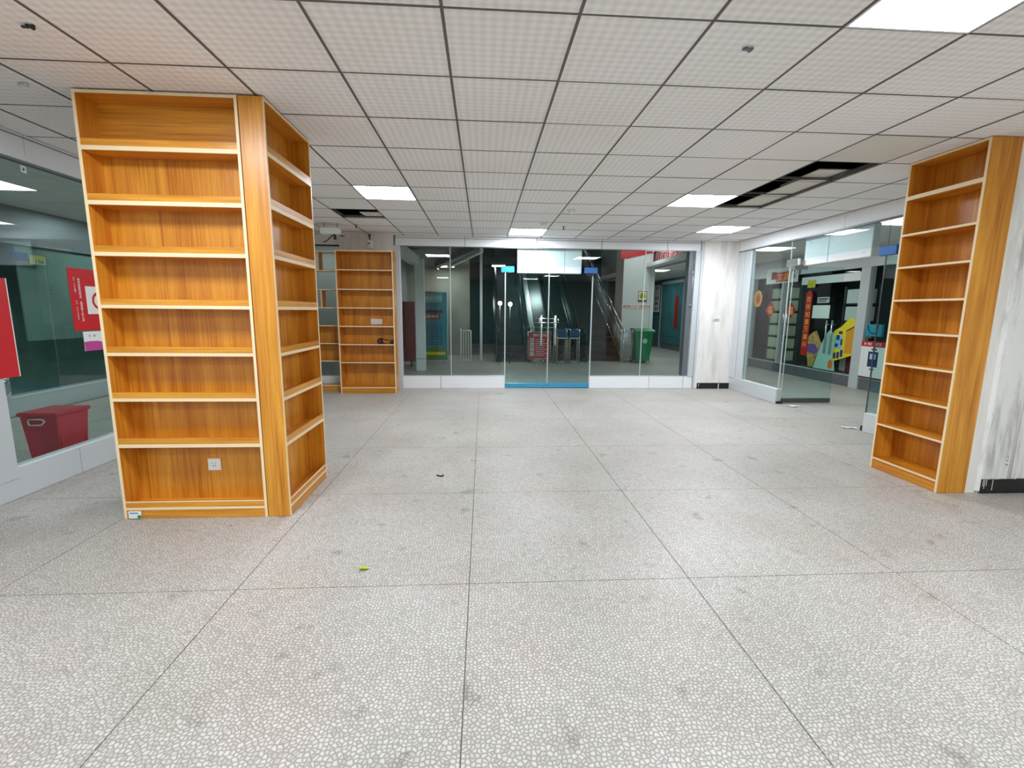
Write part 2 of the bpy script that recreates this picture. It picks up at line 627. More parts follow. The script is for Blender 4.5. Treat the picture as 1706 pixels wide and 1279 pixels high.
# ------------------------------------------------------------------ the setting: floor
XL, XR, YB, YF = -3.5, 4.68, 8.55, -3.3
XLO, XRO, YHALL = -6.1, 7.2, 20.0
fl = solo('floor', MB().box(XLO - 0.4, XRO + 2.5, YF, YHALL, -0.12, -0.004), 'joint',
          'pale terrazzo floor of large slabs with thin dark joints', 'floor', kind='structure')
FX, FY, FSX, FSY = -0.0723, 2.2737, 1.1865, 1.2441
slab_me = MB().box(0.0025, FSX - 0.0025, 0.0025, FSY - 0.0025, -0.004, 0.0).mesh('floor_slab', 'terrazzo')
n_slab = 0
for i in range(-5, 7):
    for j in range(-6, 15):
        x, y = FX + FSX * i, FY + FSY * j
        if y + FSY > YHALL + 0.2 or y < YF:
            continue
        if i == -6 or (x < XL - FSX and j > 6):
            continue
        o = bpy.data.objects.new('floor_slab', slab_me)
        COL.objects.link(o)
        o.parent = fl
        o.location = Vector((x, y, 0)) - WL[fl.name]
        n_slab += 1

# ------------------------------------------------------------------ ceiling
cl = solo('ceiling', MB().box(XL, XR, YF, YB + 0.05, 3.25, 3.35), 'plenum',
          'suspended white tile ceiling with dark grid lines over the room', 'ceiling', kind='structure')
TX, TY, TS = -0.178, 2.8345, 0.6
GX, GY = 0.006, 0.0035
full_me = MB().rbox(GX, TS - GX, GY, TS - GY, 0, 0.012, 0.002).mesh('ceiling_tile', 'tile')
LIGHTS = [(-2, 4), (4, 4), (1, 8), (6, 7), (3, -2), (-3, -2), (-4, -6), (4, -6), (-3, -9), (3, -9)]  # the panels behind the viewer are unseen, added for bounce light
HOLES = [(5, 2), (5, 3), (5, 4), (-3, 6)]
SMOOTH_TILES = [(5, 1)]
plain_me = MB().rbox(GX, TS - GX, GY, TS - GY, 0, 0.012, 0.002).mesh('ceiling_tile', 'tile_plain')
for i in range(-6, 9):
    for j in range(-11, 10):
        if (i, j) in LIGHTS or (i, j) in HOLES:
            continue
        x, y = TX + TS * i, TY + TS * j
        x0, x1 = max(x, XL), min(x + TS, XR)
        y0, y1 = max(y, YF), min(y + TS, YB)
        if x1 - x0 < 0.03 or y1 - y0 < 0.03:
            continue
        if (x1 - x0) > TS - 0.001 and (y1 - y0) > TS - 0.001:
            me = plain_me if (i, j) in SMOOTH_TILES else full_me
            o = bpy.data.objects.new('ceiling_tile', me)
            COL.objects.link(o); o.parent = cl
            o.location = Vector((x, y, CH + random.uniform(-0.0005, 0.0012))) - WL[cl.name]
            o.rotation_euler = (random.uniform(-.0015, .0015), random.uniform(-.0015, .0015), 0)
        else:
            part('ceiling_tile', MB().box(x0 + GX, x1 - GX, y0 + GY, y1 - GY, CH, CH + 0.012), 'tile', cl)
for i in range(-5, 9):
    x = TX + TS * i
    part('ceiling_tee', MB().box(x - 0.0065, x + 0.0065, YF, YB, CH - 0.0025, CH - 0.0003).box(x - 0.002, x + 0.002, YF, YB, CH + 0.016, CH + 0.045), 'tee', cl)
for j in range(-10, 10):
    y = TY + TS * j
    part('ceiling_tee', MB().box(XL, XR, y - 0.0045, y + 0.0045, CH - 0.002, CH - 0.0003).box(XL, XR, y - 0.002, y + 0.002, CH + 0.016, CH + 0.04), 'tee', cl)
# loose tiles pushed aside above the missing cells
for n, (i, j, dx, dy, z, rx, ry) in enumerate([(5, 3, 0.30, 0.05, 0.032, 0.0, 0.06), (5, 4, 0.29, 0.0, 0.032, 0.0, 0.05),
                                               (5, 2, 0.33, 0.42, 0.06, 0.0, 0.03), (-3, 6, 0.30, 0.28, 0.03, 0.05, 0.0)]):
    lab = ['loose white ceiling tile pushed aside over the middle of the long ceiling gap',
           'loose white ceiling tile at the far end of the long ceiling gap',
           'loose white ceiling tile high in the near end of the long ceiling gap',
           'loose white ceiling tile lying in the small ceiling gap above the far bookcases'][n]
    mb = MB().rbox(-.296, .296, -.296, .296, 0, .012, .002)
    o = solo('loose_ceiling_tile', mb, 'tile_plain', lab, 'ceiling tile', 'displaced ceiling tiles')
    o.location = (TX + TS * (i + .5) + dx, TY + TS * (j + .5) + dy, CH + z + abs(ry) * 0.0)
    o.rotation_euler = (rx, 0 if abs(ry) < .001 else -ry * 0.5, 0)

def ceiling_light(x, y, z, label, group, m='panel_light', s=TS):
    t = thing('ceiling_light', label, 'ceiling light', (x + s / 2, y + s / 2, z), group=group)
    part('housing', MB().box(x + .012, x + s - .012, y + .012, y + s - .012, z + .03, z + .05), 'alu_white', t)
    e = 0.016
    fr = MB()
    for a in ((x + .004, x + e, y + .004, y + s - .004), (x + s - e, x + s - .004, y + .004, y + s - .004),
              (x + e, x + s - e, y + .004, y + e), (x + e, x + s - e, y + s - e, y + s - .004)):
        fr.box(*a, z - .004, z + .03)
    part('frame', fr, 'alu_white', t)
    part('diffuser', MB().quad((x + e, y + e, z + .002), (x + e, y + s - e, z + .002), (x + s - e, y + s - e, z + .002), (x + s - e, y + e, z + .002)), m, t,
         label='glowing white diffuser')
    return t
LL = ['square ceiling light panel above the far wooden bookcase', 'square ceiling light panel beside the long ceiling gap',
      'square ceiling light panel just in front of the glass double door', 'square ceiling light panel near the white corner pillar',
      'large bright ceiling light panel overhead at the upper right', 'ceiling light panel overhead in front of the corner bookcases',
      'unseen ceiling light panel added behind the viewer on the left', 'unseen ceiling light panel added behind the viewer on the right',
      'unseen ceiling light panel added by the wall behind the viewer on the left', 'unseen ceiling light panel added by the wall behind the viewer on the right']
for (i, j), lab in zip(LIGHTS, LL):
    ceiling_light(TX + TS * i, TY + TS * j, CH, lab, 'ceiling light panels of the room')

# ------------------------------------------------------------------ walls behind the viewer and pillars
solo('wall_front', MB().box(XL, XR, YF - .1, YF, 0, 3.3), 'wall_rear', 'plain wall behind the viewer, tinted pale teal for the glass reflections', 'wall', kind='structure')  # teal chosen to tint and dim its reflection in the far glass
solo('wall_left_near', MB().box(XL - .1, XL, YF, 1.6, 0, 3.3), 'wall_white', 'plain side wall behind the viewer on the left, made white to bounce light', 'wall', kind='structure')  # unseen stretch made solid white to bounce light onto the ceiling
solo('wall_right', MB().box(XR, XR + .1, YF, 3.3, 0, 3.3), 'wall_white', 'plain white side wall in front of the right pillar', 'wall', kind='structure')
solo('wall_back', MB().box(-2.47, -1.56, 8.46, 8.66, 0, 3.25), 'plaster', 'white painted wall section behind the far bookcases', 'wall', kind='structure')
solo('wall_plenum_back', MB().box(XL, XR, YB, YB + .12, CH + 0.002, 3.3), 'plenum', 'dark wall strip above the far ceiling', 'wall', kind='structure')
solo('wall_plenum_left', MB().box(XL - .12, XL, YF, YB, CH + 0.002, 3.3), 'plenum', 'dark wall strip above the left ceiling', 'wall', kind='structure')
solo('wall_plenum_right', MB().box(XR, XR + .12, 3.3, YB, CH + 0.002, 3.3), 'plenum', 'dark wall strip above the right ceiling', 'wall', kind='structure')

col_l = solo('pillar', MB().box(-2.42, -1.49, 3.335, 3.885, 0, CH + .3), 'plaster', 'square white pillar boxed in by the corner bookcases', 'pillar', kind='structure')

pr = thing('pillar', 'rough white plastered pillar at the right edge beside the tall bookcase', 'pillar', (4.28, 3.7, 0), kind='structure')
part('shaft', MB().rbox(3.99, 4.66, 3.355, 4.05, 0, CH + .3, .02), 'plaster_dirty', pr)
part('filler_strip', MB().box(3.905, 3.992, 3.375, 4.0, 0, CH + .02), 'plaster', pr)
part('conduit', MB().tube((4.24, 3.352, .13), (4.24, 3.352, CH), .012, 8), 'plaster', pr)
part('anchor_hole', MB().box(4.205, 4.212, 3.352, 3.356, .27, .277).box(4.203, 4.212, 3.352, 3.356, .235, .243).box(4.206, 4.211, 3.352, 3.356, .30, .305), 'black_print', pr)
sk = MB().box(4.012, 4.67, 3.345, 3.356, 0.002, .115)
for k in range(24):
    a = 4.012 + k * .0275
    sk.box(a, a + .0275, 3.3455, 3.356, .115, .115 + random.uniform(0, .008))
part('skirting', sk, 'black_skirt', pr, label='black painted skirting')
dr = MB()
for a in (4.018, 4.03, 4.046, 4.10):
    dr.box(a, a + .004, 3.3435, 3.346, .118 - random.uniform(.03, .1), .12)
part('paint_drip', dr, 'plaster', pr)

pb = thing('pillar', 'white plastered corner pillar between the two glass fronts', 'pillar', (4.32, 8.5, 0), kind='structure')
part('shaft', MB().rbox(4.0, 4.66, 8.47, 8.95, 0, CH + .25, .012), 'plaster', pb)
part('ledge', MB().box(3.96, 4.0, 8.5, 8.95, 0, CH), 'alu', pb)
part('skirting', MB().box(4.03, 4.665, 8.462, 8.471, .002, .11), 'black_skirt', pb, label='black painted skirting')
part('paint_drip', MB().box(4.44, 4.455, 8.459, 8.463, .0, .1).box(4.06, 4.066, 8.459, 8.463, .04, .1), 'plaster', pb)
part('hook', MB().tube((4.30, 8.47, 1.30), (4.30, 8.44, 1.30), .008).tube((4.24, 8.445, 1.30), (4.36, 8.445, 1.305), .006), 'steel', pb)

# ------------------------------------------------------------------ back glass front (window_1) with double door
HB, ST = 2.53, 0.228
w1 = thing('window_1', 'wide glass shopfront along the far wall with aluminium header and sill', 'window', (1.2, YB, 0), kind='structure')
for a, b in ((-1.53, -.32), (-.315, .95), (.955, 2.125), (2.13, 3.33), (3.335, 3.955)):
    part('header_panel', MB().rbox(a, b - .004, YB - .03, YB + .04, HB, CH - .004, .003), 'alu_white', w1)
part('header_trim', MB().box(-1.53, 3.955, YB - .035, YB - .028, HB + .128, HB + .134).box(-1.53, 3.955, YB - .02, YB + .02, HB - .012, HB), 'alu_dark', w1)
for a, b in ((-1.5, -.775), (-.77, .40), (1.98, 3.118), (3.122, 3.78), (3.784, 3.955)):
    part('sill_panel', MB().rbox(a, b - .003, YB - .035, YB + .06, 0.001, ST, .003), 'alu_white', w1)
part('sill_cap', MB().box(-1.5, .40, YB - .037, YB + .06, ST, ST + .005).box(1.98, 3.955, YB - .037, YB + .06, ST, ST + .005), 'alu', w1)
part('post', MB().rbox(-1.56, -1.45, YB - .05, YB + .05, 0, HB, .004), 'alu', w1)
part('post', MB().rbox(3.86, 3.955, YB - .05, YB + .05, ST, HB, .004), 'alu', w1)
part('post', MB().rbox(3.76, 3.86, YB + .0, YB + .14, ST, HB, .004), 'alu_dark', w1)
for z0, z1 in ((2.08, 2.2), (1.55, 1.57)):
    part('lock_bolt', MB().tube((3.83, YB - .02, z0), (3.83, YB - .02, z1), .012).tube((3.83, YB - .025, z0), (3.80, YB - .025, z0), .006), 'steel', w1)
part('lock_rod', MB().tube((3.845, YB - .02, 1.2), (3.84, YB - .02, 2.5), .004), 'steel', w1)
for a, b in ((-1.45, -.585), (-.58, .392), (1.992, 2.94), (2.945, 3.76)):
    part('pane', MB().box(a, b, YB - .005, YB + .005, ST, HB), 'glass', w1)
part('pane', MB().box(.396, 1.988, YB - .005, YB + .005, 2.215, HB), 'glass', w1, label='glass transom over the double door')
for x in (-.5825, .394, 1.99, 2.9425):
    z0 = ST if x not in (.394, 1.99) else 0.02
    part('seal_strip', MB().box(x - .006, x + .006, YB - .008, YB + .008, z0, HB if x not in (.394, 1.99) else 2.2), 'seal', w1)
for (xa, xb, side) in ((.32, .56, 0), (1.83, 2.07, 1)):
    part('patch_fitting', MB().rbox(xa, xb, YB - .02, YB + .02, 2.10, 2.205, .006), 'blue_film' if side == 0 else 'blue_box', w1, label='patch fitting still in blue film')
part('dark_bracket', MB().rbox(1.86, 1.99, YB - .03, YB - .018, 2.055, 2.10, .004), 'black_print', w1)

def back_leaf(n, xa, xb, hx, lab):
    d = thing('door_%d' % n, lab, 'door', ((xa + xb) / 2, YB, 0), kind='structure')
    part('pane', MB().box(xa, xb, YB - .006, YB + .006, .09, 2.10), 'glass_door', d)
    part('edge_strip', MB().box(xa, xa + .007, YB - .0065, YB + .0065, .09, 2.10).box(xb - .007, xb, YB - .0065, YB + .0065, .09, 2.10), 'seal', d)
    part('bottom_rail', MB().rbox(xa, xb, YB - .02, YB + .02, .012, .095, .005), 'blue_film', d, label='bottom rail still in blue film')
    for sy in (-1, 1):
        h = part('pull_handle', MB().tube((hx, YB + sy * .06, .80), (hx, YB + sy * .06, 1.345), .015, 12), 'steel', d)
        part('stud', MB().tube((hx, YB, .9), (hx, YB + sy * .06, .9), .008).tube((hx, YB, 1.25), (hx, YB + sy * .06, 1.25), .008), 'steel', h)
    return d
back_leaf(1, .402, 1.187, 1.062, 'left glass leaf of the closed double door with steel pull handle')
back_leaf(2, 1.193, 1.982, 1.318, 'right glass leaf of the closed double door with steel pull handle')
ceiling_light(-3.15, 8.85, 2.70, 'hidden light panel added over the corner glass bay behind the open bookcase', 'ceiling lights of the hall', 'panel_light_hall', .25)  # out of view behind the header, added to brighten the bay
lk = thing('u_lock', 'steel shackle lock looped through the pull handles of the double door', 'lock', (1.19, YB - .06, 1.27))
part('shackle', MB().path([(.93, YB - .085, 1.29), (1.36, YB - .085, 1.285)], .006).path([(.93, YB - .085, 1.215), (1.36, YB - .085, 1.215)], .006).tube((1.36, YB - .085, 1.215), (1.36, YB - .085, 1.285), .006), 'steel', lk)
part('lock_body', MB().rbox(1.005, 1.035, YB - .1, YB - .07, 1.205, 1.30, .005), 'steel', lk)

sb = thing('sign_box', 'pale blank sign box hanging outside above the far double door', 'sign box', (1.195, 8.66, 2.09))
part('board', MB().rbox(.615, 1.785, 8.60, 8.70, 2.095, 2.55, .006), 'alu_white', sb)
for _x in (.995, 1.47):
    part('panel_seam', MB().box(_x, _x + .005, 8.598, 8.601, 2.1, 2.54), 'alu_dark', sb)

# glass bay at the far left behind the open bookcase
w4 = thing('window_4', 'narrow glass bay at the far left corner behind the open bookcase', 'window', (-2.98, YB, 0), kind='structure')
part('header_panel', MB().rbox(XL, -2.475, YB - .03, YB + .04, 2.52, CH - .004, .003), 'alu_white', w4)
part('header_trim', MB().box(XL, -2.475, YB - .032, YB + .02, 2.50, 2.52), 'gasket', w4)
part('pane', MB().box(XL, -2.475, YB - .005, YB + .005, ST, 2.50), 'glass', w4)
part('sill_panel', MB().rbox(XL, -2.475, YB - .03, YB + .05, 0, ST, .003), 'alu_white', w4)

# ------------------------------------------------------------------ left glass wall (window_2)
w2 = thing('window_2', 'glass wall on the left with white header panels and grey sill panels', 'window', (XL, 4.2, 0), kind='structure')
ys = [1.6, 2.8, 3.99, 5.19, 6.39, 7.59, YB]
for a, b in zip(ys[:-1], ys[1:]):
    part('header_panel', MB().rbox(XL - .04, XL + .03, a + .002, b - .002, 2.505, CH - .004, .003), 'alu_white', w2)
part('header_trim', MB().box(XL - .02, XL + .034, 1.6, YB, 2.49, 2.505).box(XL + .028, XL + .036, 1.6, YB, CH - .03, CH - .024), 'alu_dark', w2)
ys = [1.6, 2.9, 4.095, 5.3, 6.5, 7.6, YB]
for a, b in zip(ys[:-1], ys[1:]):
    part('sill_panel', MB().rbox(XL - .06, XL + .035, a + .002, b - .002, 0.001, ST, .003), 'alu', w2)
part('sill_cap', MB().box(XL - .06, XL + .037, 3.56, YB, ST, ST + .006), 'alu_white', w2)
part('post', MB().rbox(XL - .05, XL + .04, 3.25, 3.557, .15, 2.49, .004), 'alu', w2)
part('post', MB().rbox(XL - .05, XL + .03, 5.55, 5.62, ST, 2.49, .004), 'alu', w2)
for a, b in ((1.6, 3.25), (3.557, 5.55), (5.62, 7.1), (7.105, YB)):
    part('pane', MB().box(XL - .005, XL + .005, a, b, ST, 2.49), 'glass_side', w2)

# ------------------------------------------------------------------ right glass wall (window_3) with open doors
w3 = thing('window_3', 'glass wall on the right with grey header panels around an open doorway', 'window', (XR, 6.3, 0), kind='structure')
ys = [3.3, 4.6, 5.98, 7.25, 8.47]
for a, b in zip(ys[:-1], ys[1:]):
    part('header_panel', MB().rbox(XR - .03, XR + .04, a + .002, b - .002, 2.52, CH - .004, .003), 'alu_white', w3)
part('header_trim', MB().box(XR - .034, XR + .02, 3.3, 8.47, 2.50, 2.52), 'alu_dark', w3)
part('sill_panel', MB().rbox(XR - .03, XR + .06, 7.03, 8.30, 0.001, ST, .003), 'alu', w3)
part('sill_panel', MB().rbox(XR - .03, XR + .06, 8.303, 8.47, 0.001, ST, .003), 'alu', w3)
part('sill_panel', MB().rbox(XR - .03, XR + .06, 4.05, 5.30, 0.001, ST, .003), 'alu', w3)
part('sill_cap', MB().box(XR - .032, XR + .06, 7.03, 8.47, ST, ST + .006).box(XR - .032, XR + .06, 4.05, 5.3, ST, ST + .006), 'alu_white', w3)
part('post', MB().rbox(XR - .04, XR + .05, 8.28, 8.47, ST, 2.50, .004), 'alu', w3)
part('post', MB().rbox(XR - .03, XR + .05, 8.06, 8.275, ST, 2.50, .004), 'alu', w3)
part('pane', MB().box(XR - .005, XR + .005, 7.03, 8.06, ST, 2.50), 'glass', w3)
part('pane', MB().box(XR - .005, XR + .005, 4.05, 5.30, ST, 2.50), 'glass', w3)
part('pane', MB().box(XR - .005, XR + .005, 5.305, 7.025, 2.215, 2.50), 'glass', w3, label='glass transom over the open doorway')
part('seal_strip', MB().box(XR - .008, XR + .008, 7.02, 7.032, .02, 2.5), 'seal', w3)
part('seal_strip', MB().box(XR - .003, XR + .003, 5.3, 5.304, .02, 2.5), 'steel_dark', w3)
part('patch_fitting', MB().rbox(XR - .02, XR + .02, 6.83, 7.1, 2.13, 2.235, .006), 'steel', w3)
part('patch_fitting', MB().rbox(XR - .02, XR + .03, 5.16, 5.40, 2.10, 2.21, .006), 'blue_box', w3, label='patch fitting still in blue film')
part('floor_pivot', MB().rbox(XR - .02, XR + .07, 7.0, 7.06, 0, .04, .005).rbox(XR - .01, XR + .05, 5.29, 5.36, 0, .06, .005), 'gasket', w3)

d3 = thing('door_3', 'open glass door leaf swung outward on the right with grey bottom rail', 'door', (5.17, 7.07, 0), kind='structure')
part('pane', MB().box(4.765, 5.585, 7.064, 7.076, .075, 2.14), 'glass_door', d3)
part('bottom_rail', MB().rbox(4.765, 5.585, 7.052, 7.088, .01, .08, .005), 'steel_dark', d3)
part('hinge_rail', MB().box(4.760, 4.766, 7.063, 7.077, .08, 2.2), 'seal', d3)
part('top_patch', MB().rbox(4.765, 4.98, 7.05, 7.09, 2.09, 2.17, .005), 'steel', d3)
d4 = thing('door_4', 'open glass door leaf swung outward beside the tall right bookcase', 'door', (5.12, 5.36, 0), kind='structure')
part('pane', MB().box(4.72, 5.53, 5.354, 5.366, .075, 2.10), 'glass_side', d4)
part('hinge_rail', MB().box(4.718, 4.721, 5.354, 5.366, .08, 2.1), 'steel_dark', d4)
part('bottom_rail', MB().rbox(4.72, 5.53, 5.342, 5.378, .01, .08, .005), 'steel_dark', d4)

sbr = thing('sign_box', 'pale blank sign box hanging outside above the open right doorway', 'sign box', (4.8, 6.22, 2.11))
part('board', MB().rbox(4.75, 4.85, 5.62, 6.835, 2.125, 2.53, .006), 'alu_white', sbr)
part('panel_seam', MB().box(4.748, 4.751, 6.35, 6.357, 2.13, 2.52), 'alu_dark', sbr)
for _y, _z in ((6.70, 2.42), (6.15, 2.33), (5.70, 2.42), (5.72, 2.17)):
    part('fixing_spot', MB().box(4.748, 4.751, _y, _y + .028, _z, _z + .035), 'alu', sbr)

# ------------------------------------------------------------------ bookcases
def bookcase(label, loc, rz, W, D, H, bays, lip=False, bottom=(.064, .079), back=True, t=.018, band=.0025, grain='wood_x', open_bays=(), dividers=(), top_row_grain=None, group=None, rear_band=False):
    """bays: list of (z0, z1) of shelf boards from top to bottom; local x width, y depth, front at y = 0"""
    b = thing('bookcase', label, 'bookcase', loc, rz, group)
    for s, x0 in ((0, 0.0), (1, W - t)):
        sp = part('side_panel', MB().box(x0, x0 + t, band, D, 0.002, H), 'wood_v', b, local=True)
        eb = MB().box(x0, x0 + t, 0, band, 0.002, H)
        if rear_band:
            eb.box(x0, x0 + t, D, D + band, 0.002, H)
        part('edge_band', eb, 'band', sp, local=True)
    tp = part('top_panel', MB().box(t, W - t, band, D, H - t, H), grain, b, local=True)
    part('edge_band', MB().box(t, W - t, 0, band, H - t, H), 'band', tp, local=True)
    zs = [(H - t, H)] + list(bays)
    for k, (z0, z1) in enumerate(bays):
        last = k == len(bays) - 1
        sh = part('shelf', MB().box(t, W - t, band, D - .008, z0, z1), grain, b, local=True)
        part('edge_band', MB().box(t, W - t, 0, band, z0, z1), 'band', sh, local=True)
        if lip:
            lp = part('shelf_lip', MB().box(t, W - t, .001, .014, z1, z1 + (.036 if last else .039)), grain, b, local=True)
            if last:
                part('edge_band', MB().box(t, W - t, .0005, .014, z1 + .036, z1 + .040), 'band', lp, local=True)
    for k in range(len(bays)):
        if k in open_bays or not back:
            continue
        za, zb = bays[k][1], zs[k][0]
        mm = 'wood_v' if not (top_row_grain and k == 0) else top_row_grain
        part('back_panel', MB().box(t, W - t, D - .008, D, za, zb), mm, b, local=True)
    for (k, x) in dividers:
        za, zb = bays[k][1], zs[k][0]
        dv = part('divider', MB().box(x, x + t, band, D, za, zb), 'wood_v', b, local=True)
        part('edge_band', MB().box(x, x + t, 0, band, za, zb), 'band', dv, local=True)
    part('plinth', MB().box(t, W - t, .004, .02, 0.002, bays[-1][0]), grain, b, local=True)
    return b

LZ = [(2.357, 2.383), (2.042, 2.068), (1.737, 1.761), (1.415, 1.436), (1.111, 1.132), (.812, .833), (.499, .523), (.062, .079)]
bookcase('wide eight-bay wooden bookcase facing the viewer, wrapped round the left pillar', (-2.43, 3.14, 0), 0, .945, .17, 2.692, LZ, lip=True, top_row_grain='wood_x')
bookcase('narrower eight-bay wooden bookcase on the right side of the left pillar, facing the room', (-1.332, 3.142, 0), math.radians(90), .765, .148, 2.69, LZ, lip=True, grain='wood_y')
RZ = [(2.392, 2.425), (2.092, 2.110), (1.818, 1.835), (1.536, 1.553), (1.256, 1.273), (.975, .992), (.690, .707), (.412, .429), (.088, .105)]
bookcase('tall narrow nine-bay wooden bookcase against the right pillar', (3.655, 4.025, 0), math.radians(-90), .655, .245, 2.698, RZ, grain='wood_y', rear_band=True)
BZ = [(2.05, 2.068), (1.735, 1.753), (1.432, 1.45), (1.127, 1.145), (.823, .841), (.518, .536), (.088, .106)]
bookcase('seven-bay wooden bookcase at the far wall with a double socket inside', (-2.42, 8.0, 0), 0, .935, .24, 2.375, BZ, t=.02)
bookcase('open-backed wooden bookcase half hidden at the far left corner', (-3.38, 8.24, 0), 0, .92, .2, 2.38, BZ, t=.02, open_bays=(0, 1, 2, 3, 6), dividers=((0, .60), (2, .625)))

def socket(label, x0, x1, y, z0, z1, gangs):
    s = thing('wall_socket', label, 'socket', ((x0 + x1) / 2, y, z0))
    part('plate', MB().rbox(x0, x1, y - .01, y, z0, z1, .004), 'white_plastic', s)
    w = (x1 - x0) / gangs
    for g in range(gangs):
        cx = x0 + w * (g + .5)
        cz = (z0 + z1) / 2
        part('insert', MB().rbox(cx - .3 * w, cx + .3 * w, y - .012, y - .009, cz - .027, cz + .027, .002), 'white_plastic', s)
        part('slot', MB().box(cx - .012, cx - .009, y - .0126, y - .0118, cz + .006, cz + .016).box(cx + .009, cx + .012, y - .0126, y - .0118, cz + .006, cz + .016)
             .box(cx - .009, cx - .005, y - .0126, y - .0118, cz - .014, cz - .004).box(cx + .005, cx + .009, y - .0126, y - .0118, cz - .014, cz - .004), 'socket_dark', s)
socket('white single wall socket in the bottom bay of the left bookcase', -1.944, -1.855, 3.302, .285, .372, 1)
socket('white double wall socket in the fourth bay of the far bookcase', -1.93, -1.735, 8.232, 1.165, 1.26, 2)

# toy left on the far bookcase
ty = thing('toy_vehicle', 'small dark toy vehicle with orange body on the far bookcase shelf', 'toy', (-1.66, 8.12, .843))
for k, (x, r) in enumerate(((-1.752, .048), (-1.555, .036))):
    for s in (-1, 1):
        w = part('wheel', MB().tube((x, 8.12 + s * .03, .841 + r), (x, 8.12 + s * .055, .841 + r), r, 16), 'rubber', ty)
        part('hub', MB().tube((x, 8.12 + s * .056, .841 + r), (x, 8.12 + s * .058, .841 + r), r * .45, 10), 'brown', w)
part('chassis', MB().prism([(-1.75, 8.10, .875), (-1.74, 8.10, .915), (-1.68, 8.10, .895), (-1.60, 8.10, .888), (-1.55, 8.10, .88), (-1.555, 8.10, .862)], (0, .04, 0)), 'orange_print', ty)
part('cab', MB().rbox(-1.69, -1.62, 8.10, 8.14, .89, .915, .006), 'brown', ty)

# little sachet on the plinth of the left bookcase
sa = thing('sachet', 'small clear sachet with blue print and green tip stuck low on the left bookcase', 'sachet', (-2.355, 3.132, 0.0))
part('pouch', MB().rbox(-2.398, -2.315, 3.128, 3.142, .004, .056, .005), 'paper', sa)
part('blue_strip', MB().box(-2.385, -2.33, 3.1272, 3.1285, .042, .052), 'sachet_blue', sa)
part('green_tip', MB().lathe((-2.325, 3.130, .009), [(.002, 0), (.011, .006), (.012, .014), (.006, .022), (.001, .026)], 10), 'sachet_green', sa)

# ------------------------------------------------------------------ small fittings
eb = thing('ceiling_hung_unit', 'white box with dark folded bracket hung under the ceiling near the far bookcases', 'equipment', (-2.28, 7.45, 2.5))
part('casing', MB().rbox(-2.44, -2.165, 7.40, 7.55, 2.535, 2.625, .006), 'white_plastic', eb)
part('hanger', MB().tube((-2.40, 7.48, 2.62), (-2.40, 7.48, CH), .005).tube((-2.2, 7.48, 2.62), (-2.2, 7.48, CH), .005), 'steel_dark', eb)
part('bracket_arm', MB().path([(-2.25, 7.47, 2.535), (-2.30, 7.47, 2.50), (-2.36, 7.47, 2.445), (-2.42, 7.47, 2.42)], .008).path([(-2.17, 7.47, 2.53), (-2.10, 7.47, 2.505)], .008), 'gasket', eb)
part('motor', MB().rbox(-2.255, -2.225, 7.45, 7.49, 2.46, 2.535, .005), 'gasket', eb)
part('cable', MB().path([(-2.345, 7.46, 2.53), (-2.36, 7.46, 2.49), (-2.355, 7.46, 2.45)], .003), 'white_plastic', eb)

sw = thing('switch_box', 'white surface switch box with dark cable on the far wall above the bookcase', 'switch', (-1.95, 8.45, 2.46))
part('casing', MB().rbox(-1.985, -1.90, 8.42, 8.458, 2.465, 2.60, .005), 'white_plastic', sw)
part('rocker', MB().rbox(-1.975, -1.945, 8.414, 8.421, 2.53, 2.55, .002), 'gasket', sw)
part('cable', MB().path([(-1.945, 8.44, 2.60), (-1.95, 8.445, 2.66), (-1.965, 8.44, CH)], .010).path([(-1.945, 8.44, 2.64), (-1.925, 8.44, CH)], .005), 'gasket', sw)

for (x, y, lab) in ((1.13, 6.19, 'round white smoke detector on the ceiling in the middle of the room'), (.887, 7.14, 'round white smoke detector by the light panel at the double door')):
    s = thing('smoke_detector', lab, 'smoke detector', (x, y, CH), group='smoke detectors')
    part('base', MB().lathe((x, y, CH - .018), [(.05, 0), (.055, .004), (.055, .018)], 20), 'white_plastic', s)
    part('head', MB().lathe((x, y, CH - .045), [(.022, 0), (.034, .006), (.04, .027)], 20), 'white_plastic', s)
for (x, y, lab) in ((1.228, 7.35, 'small dark sprinkler head near the double door ceiling light'), (-1.946, 7.571, 'small dark sprinkler head above the far bookcase')):
    s = thing('sprinkler', lab, 'sprinkler', (x, y, CH), group='sprinkler heads')
    part('rosette', MB().lathe((x, y, CH - .006), [(.03, 0), (.032, .006)], 14), 'steel', s)
    part('head', MB().tube((x, y, CH), (x, y, CH - .035), .009).lathe((x, y, CH - .05), [(.004, 0), (.016, .004), (.016, .008), (.006, .016)], 12), 'gasket', s)
for (x, y, m, lab) in ((-2.095, 2.514, 'gasket', 'black clip and wire stub on the ceiling at the upper left'), (-2.668, 3.115, 'alu', 'pale hook stub on the ceiling beside the left bookcase'), (1.282, 2.431, 'alu_dark', 'curled grey wire stub on the ceiling at the upper middle')):
    s = thing('ceiling_hook', lab, 'hook', (x, y, CH), group='hook stubs on the ceiling')
    part('base', MB().lathe((x, y, CH - .005), [(.01, 0), (.012, .005)], 10), m, s)
    part('wire', MB().path([(x, y, CH - .003), (x + .02, y + .004, CH - .014), (x + .03, y - .008, CH - .006), (x + .012, y - .016, CH - .016), (x - .022, y - .006, CH - .010)], .006, 6), m, s)

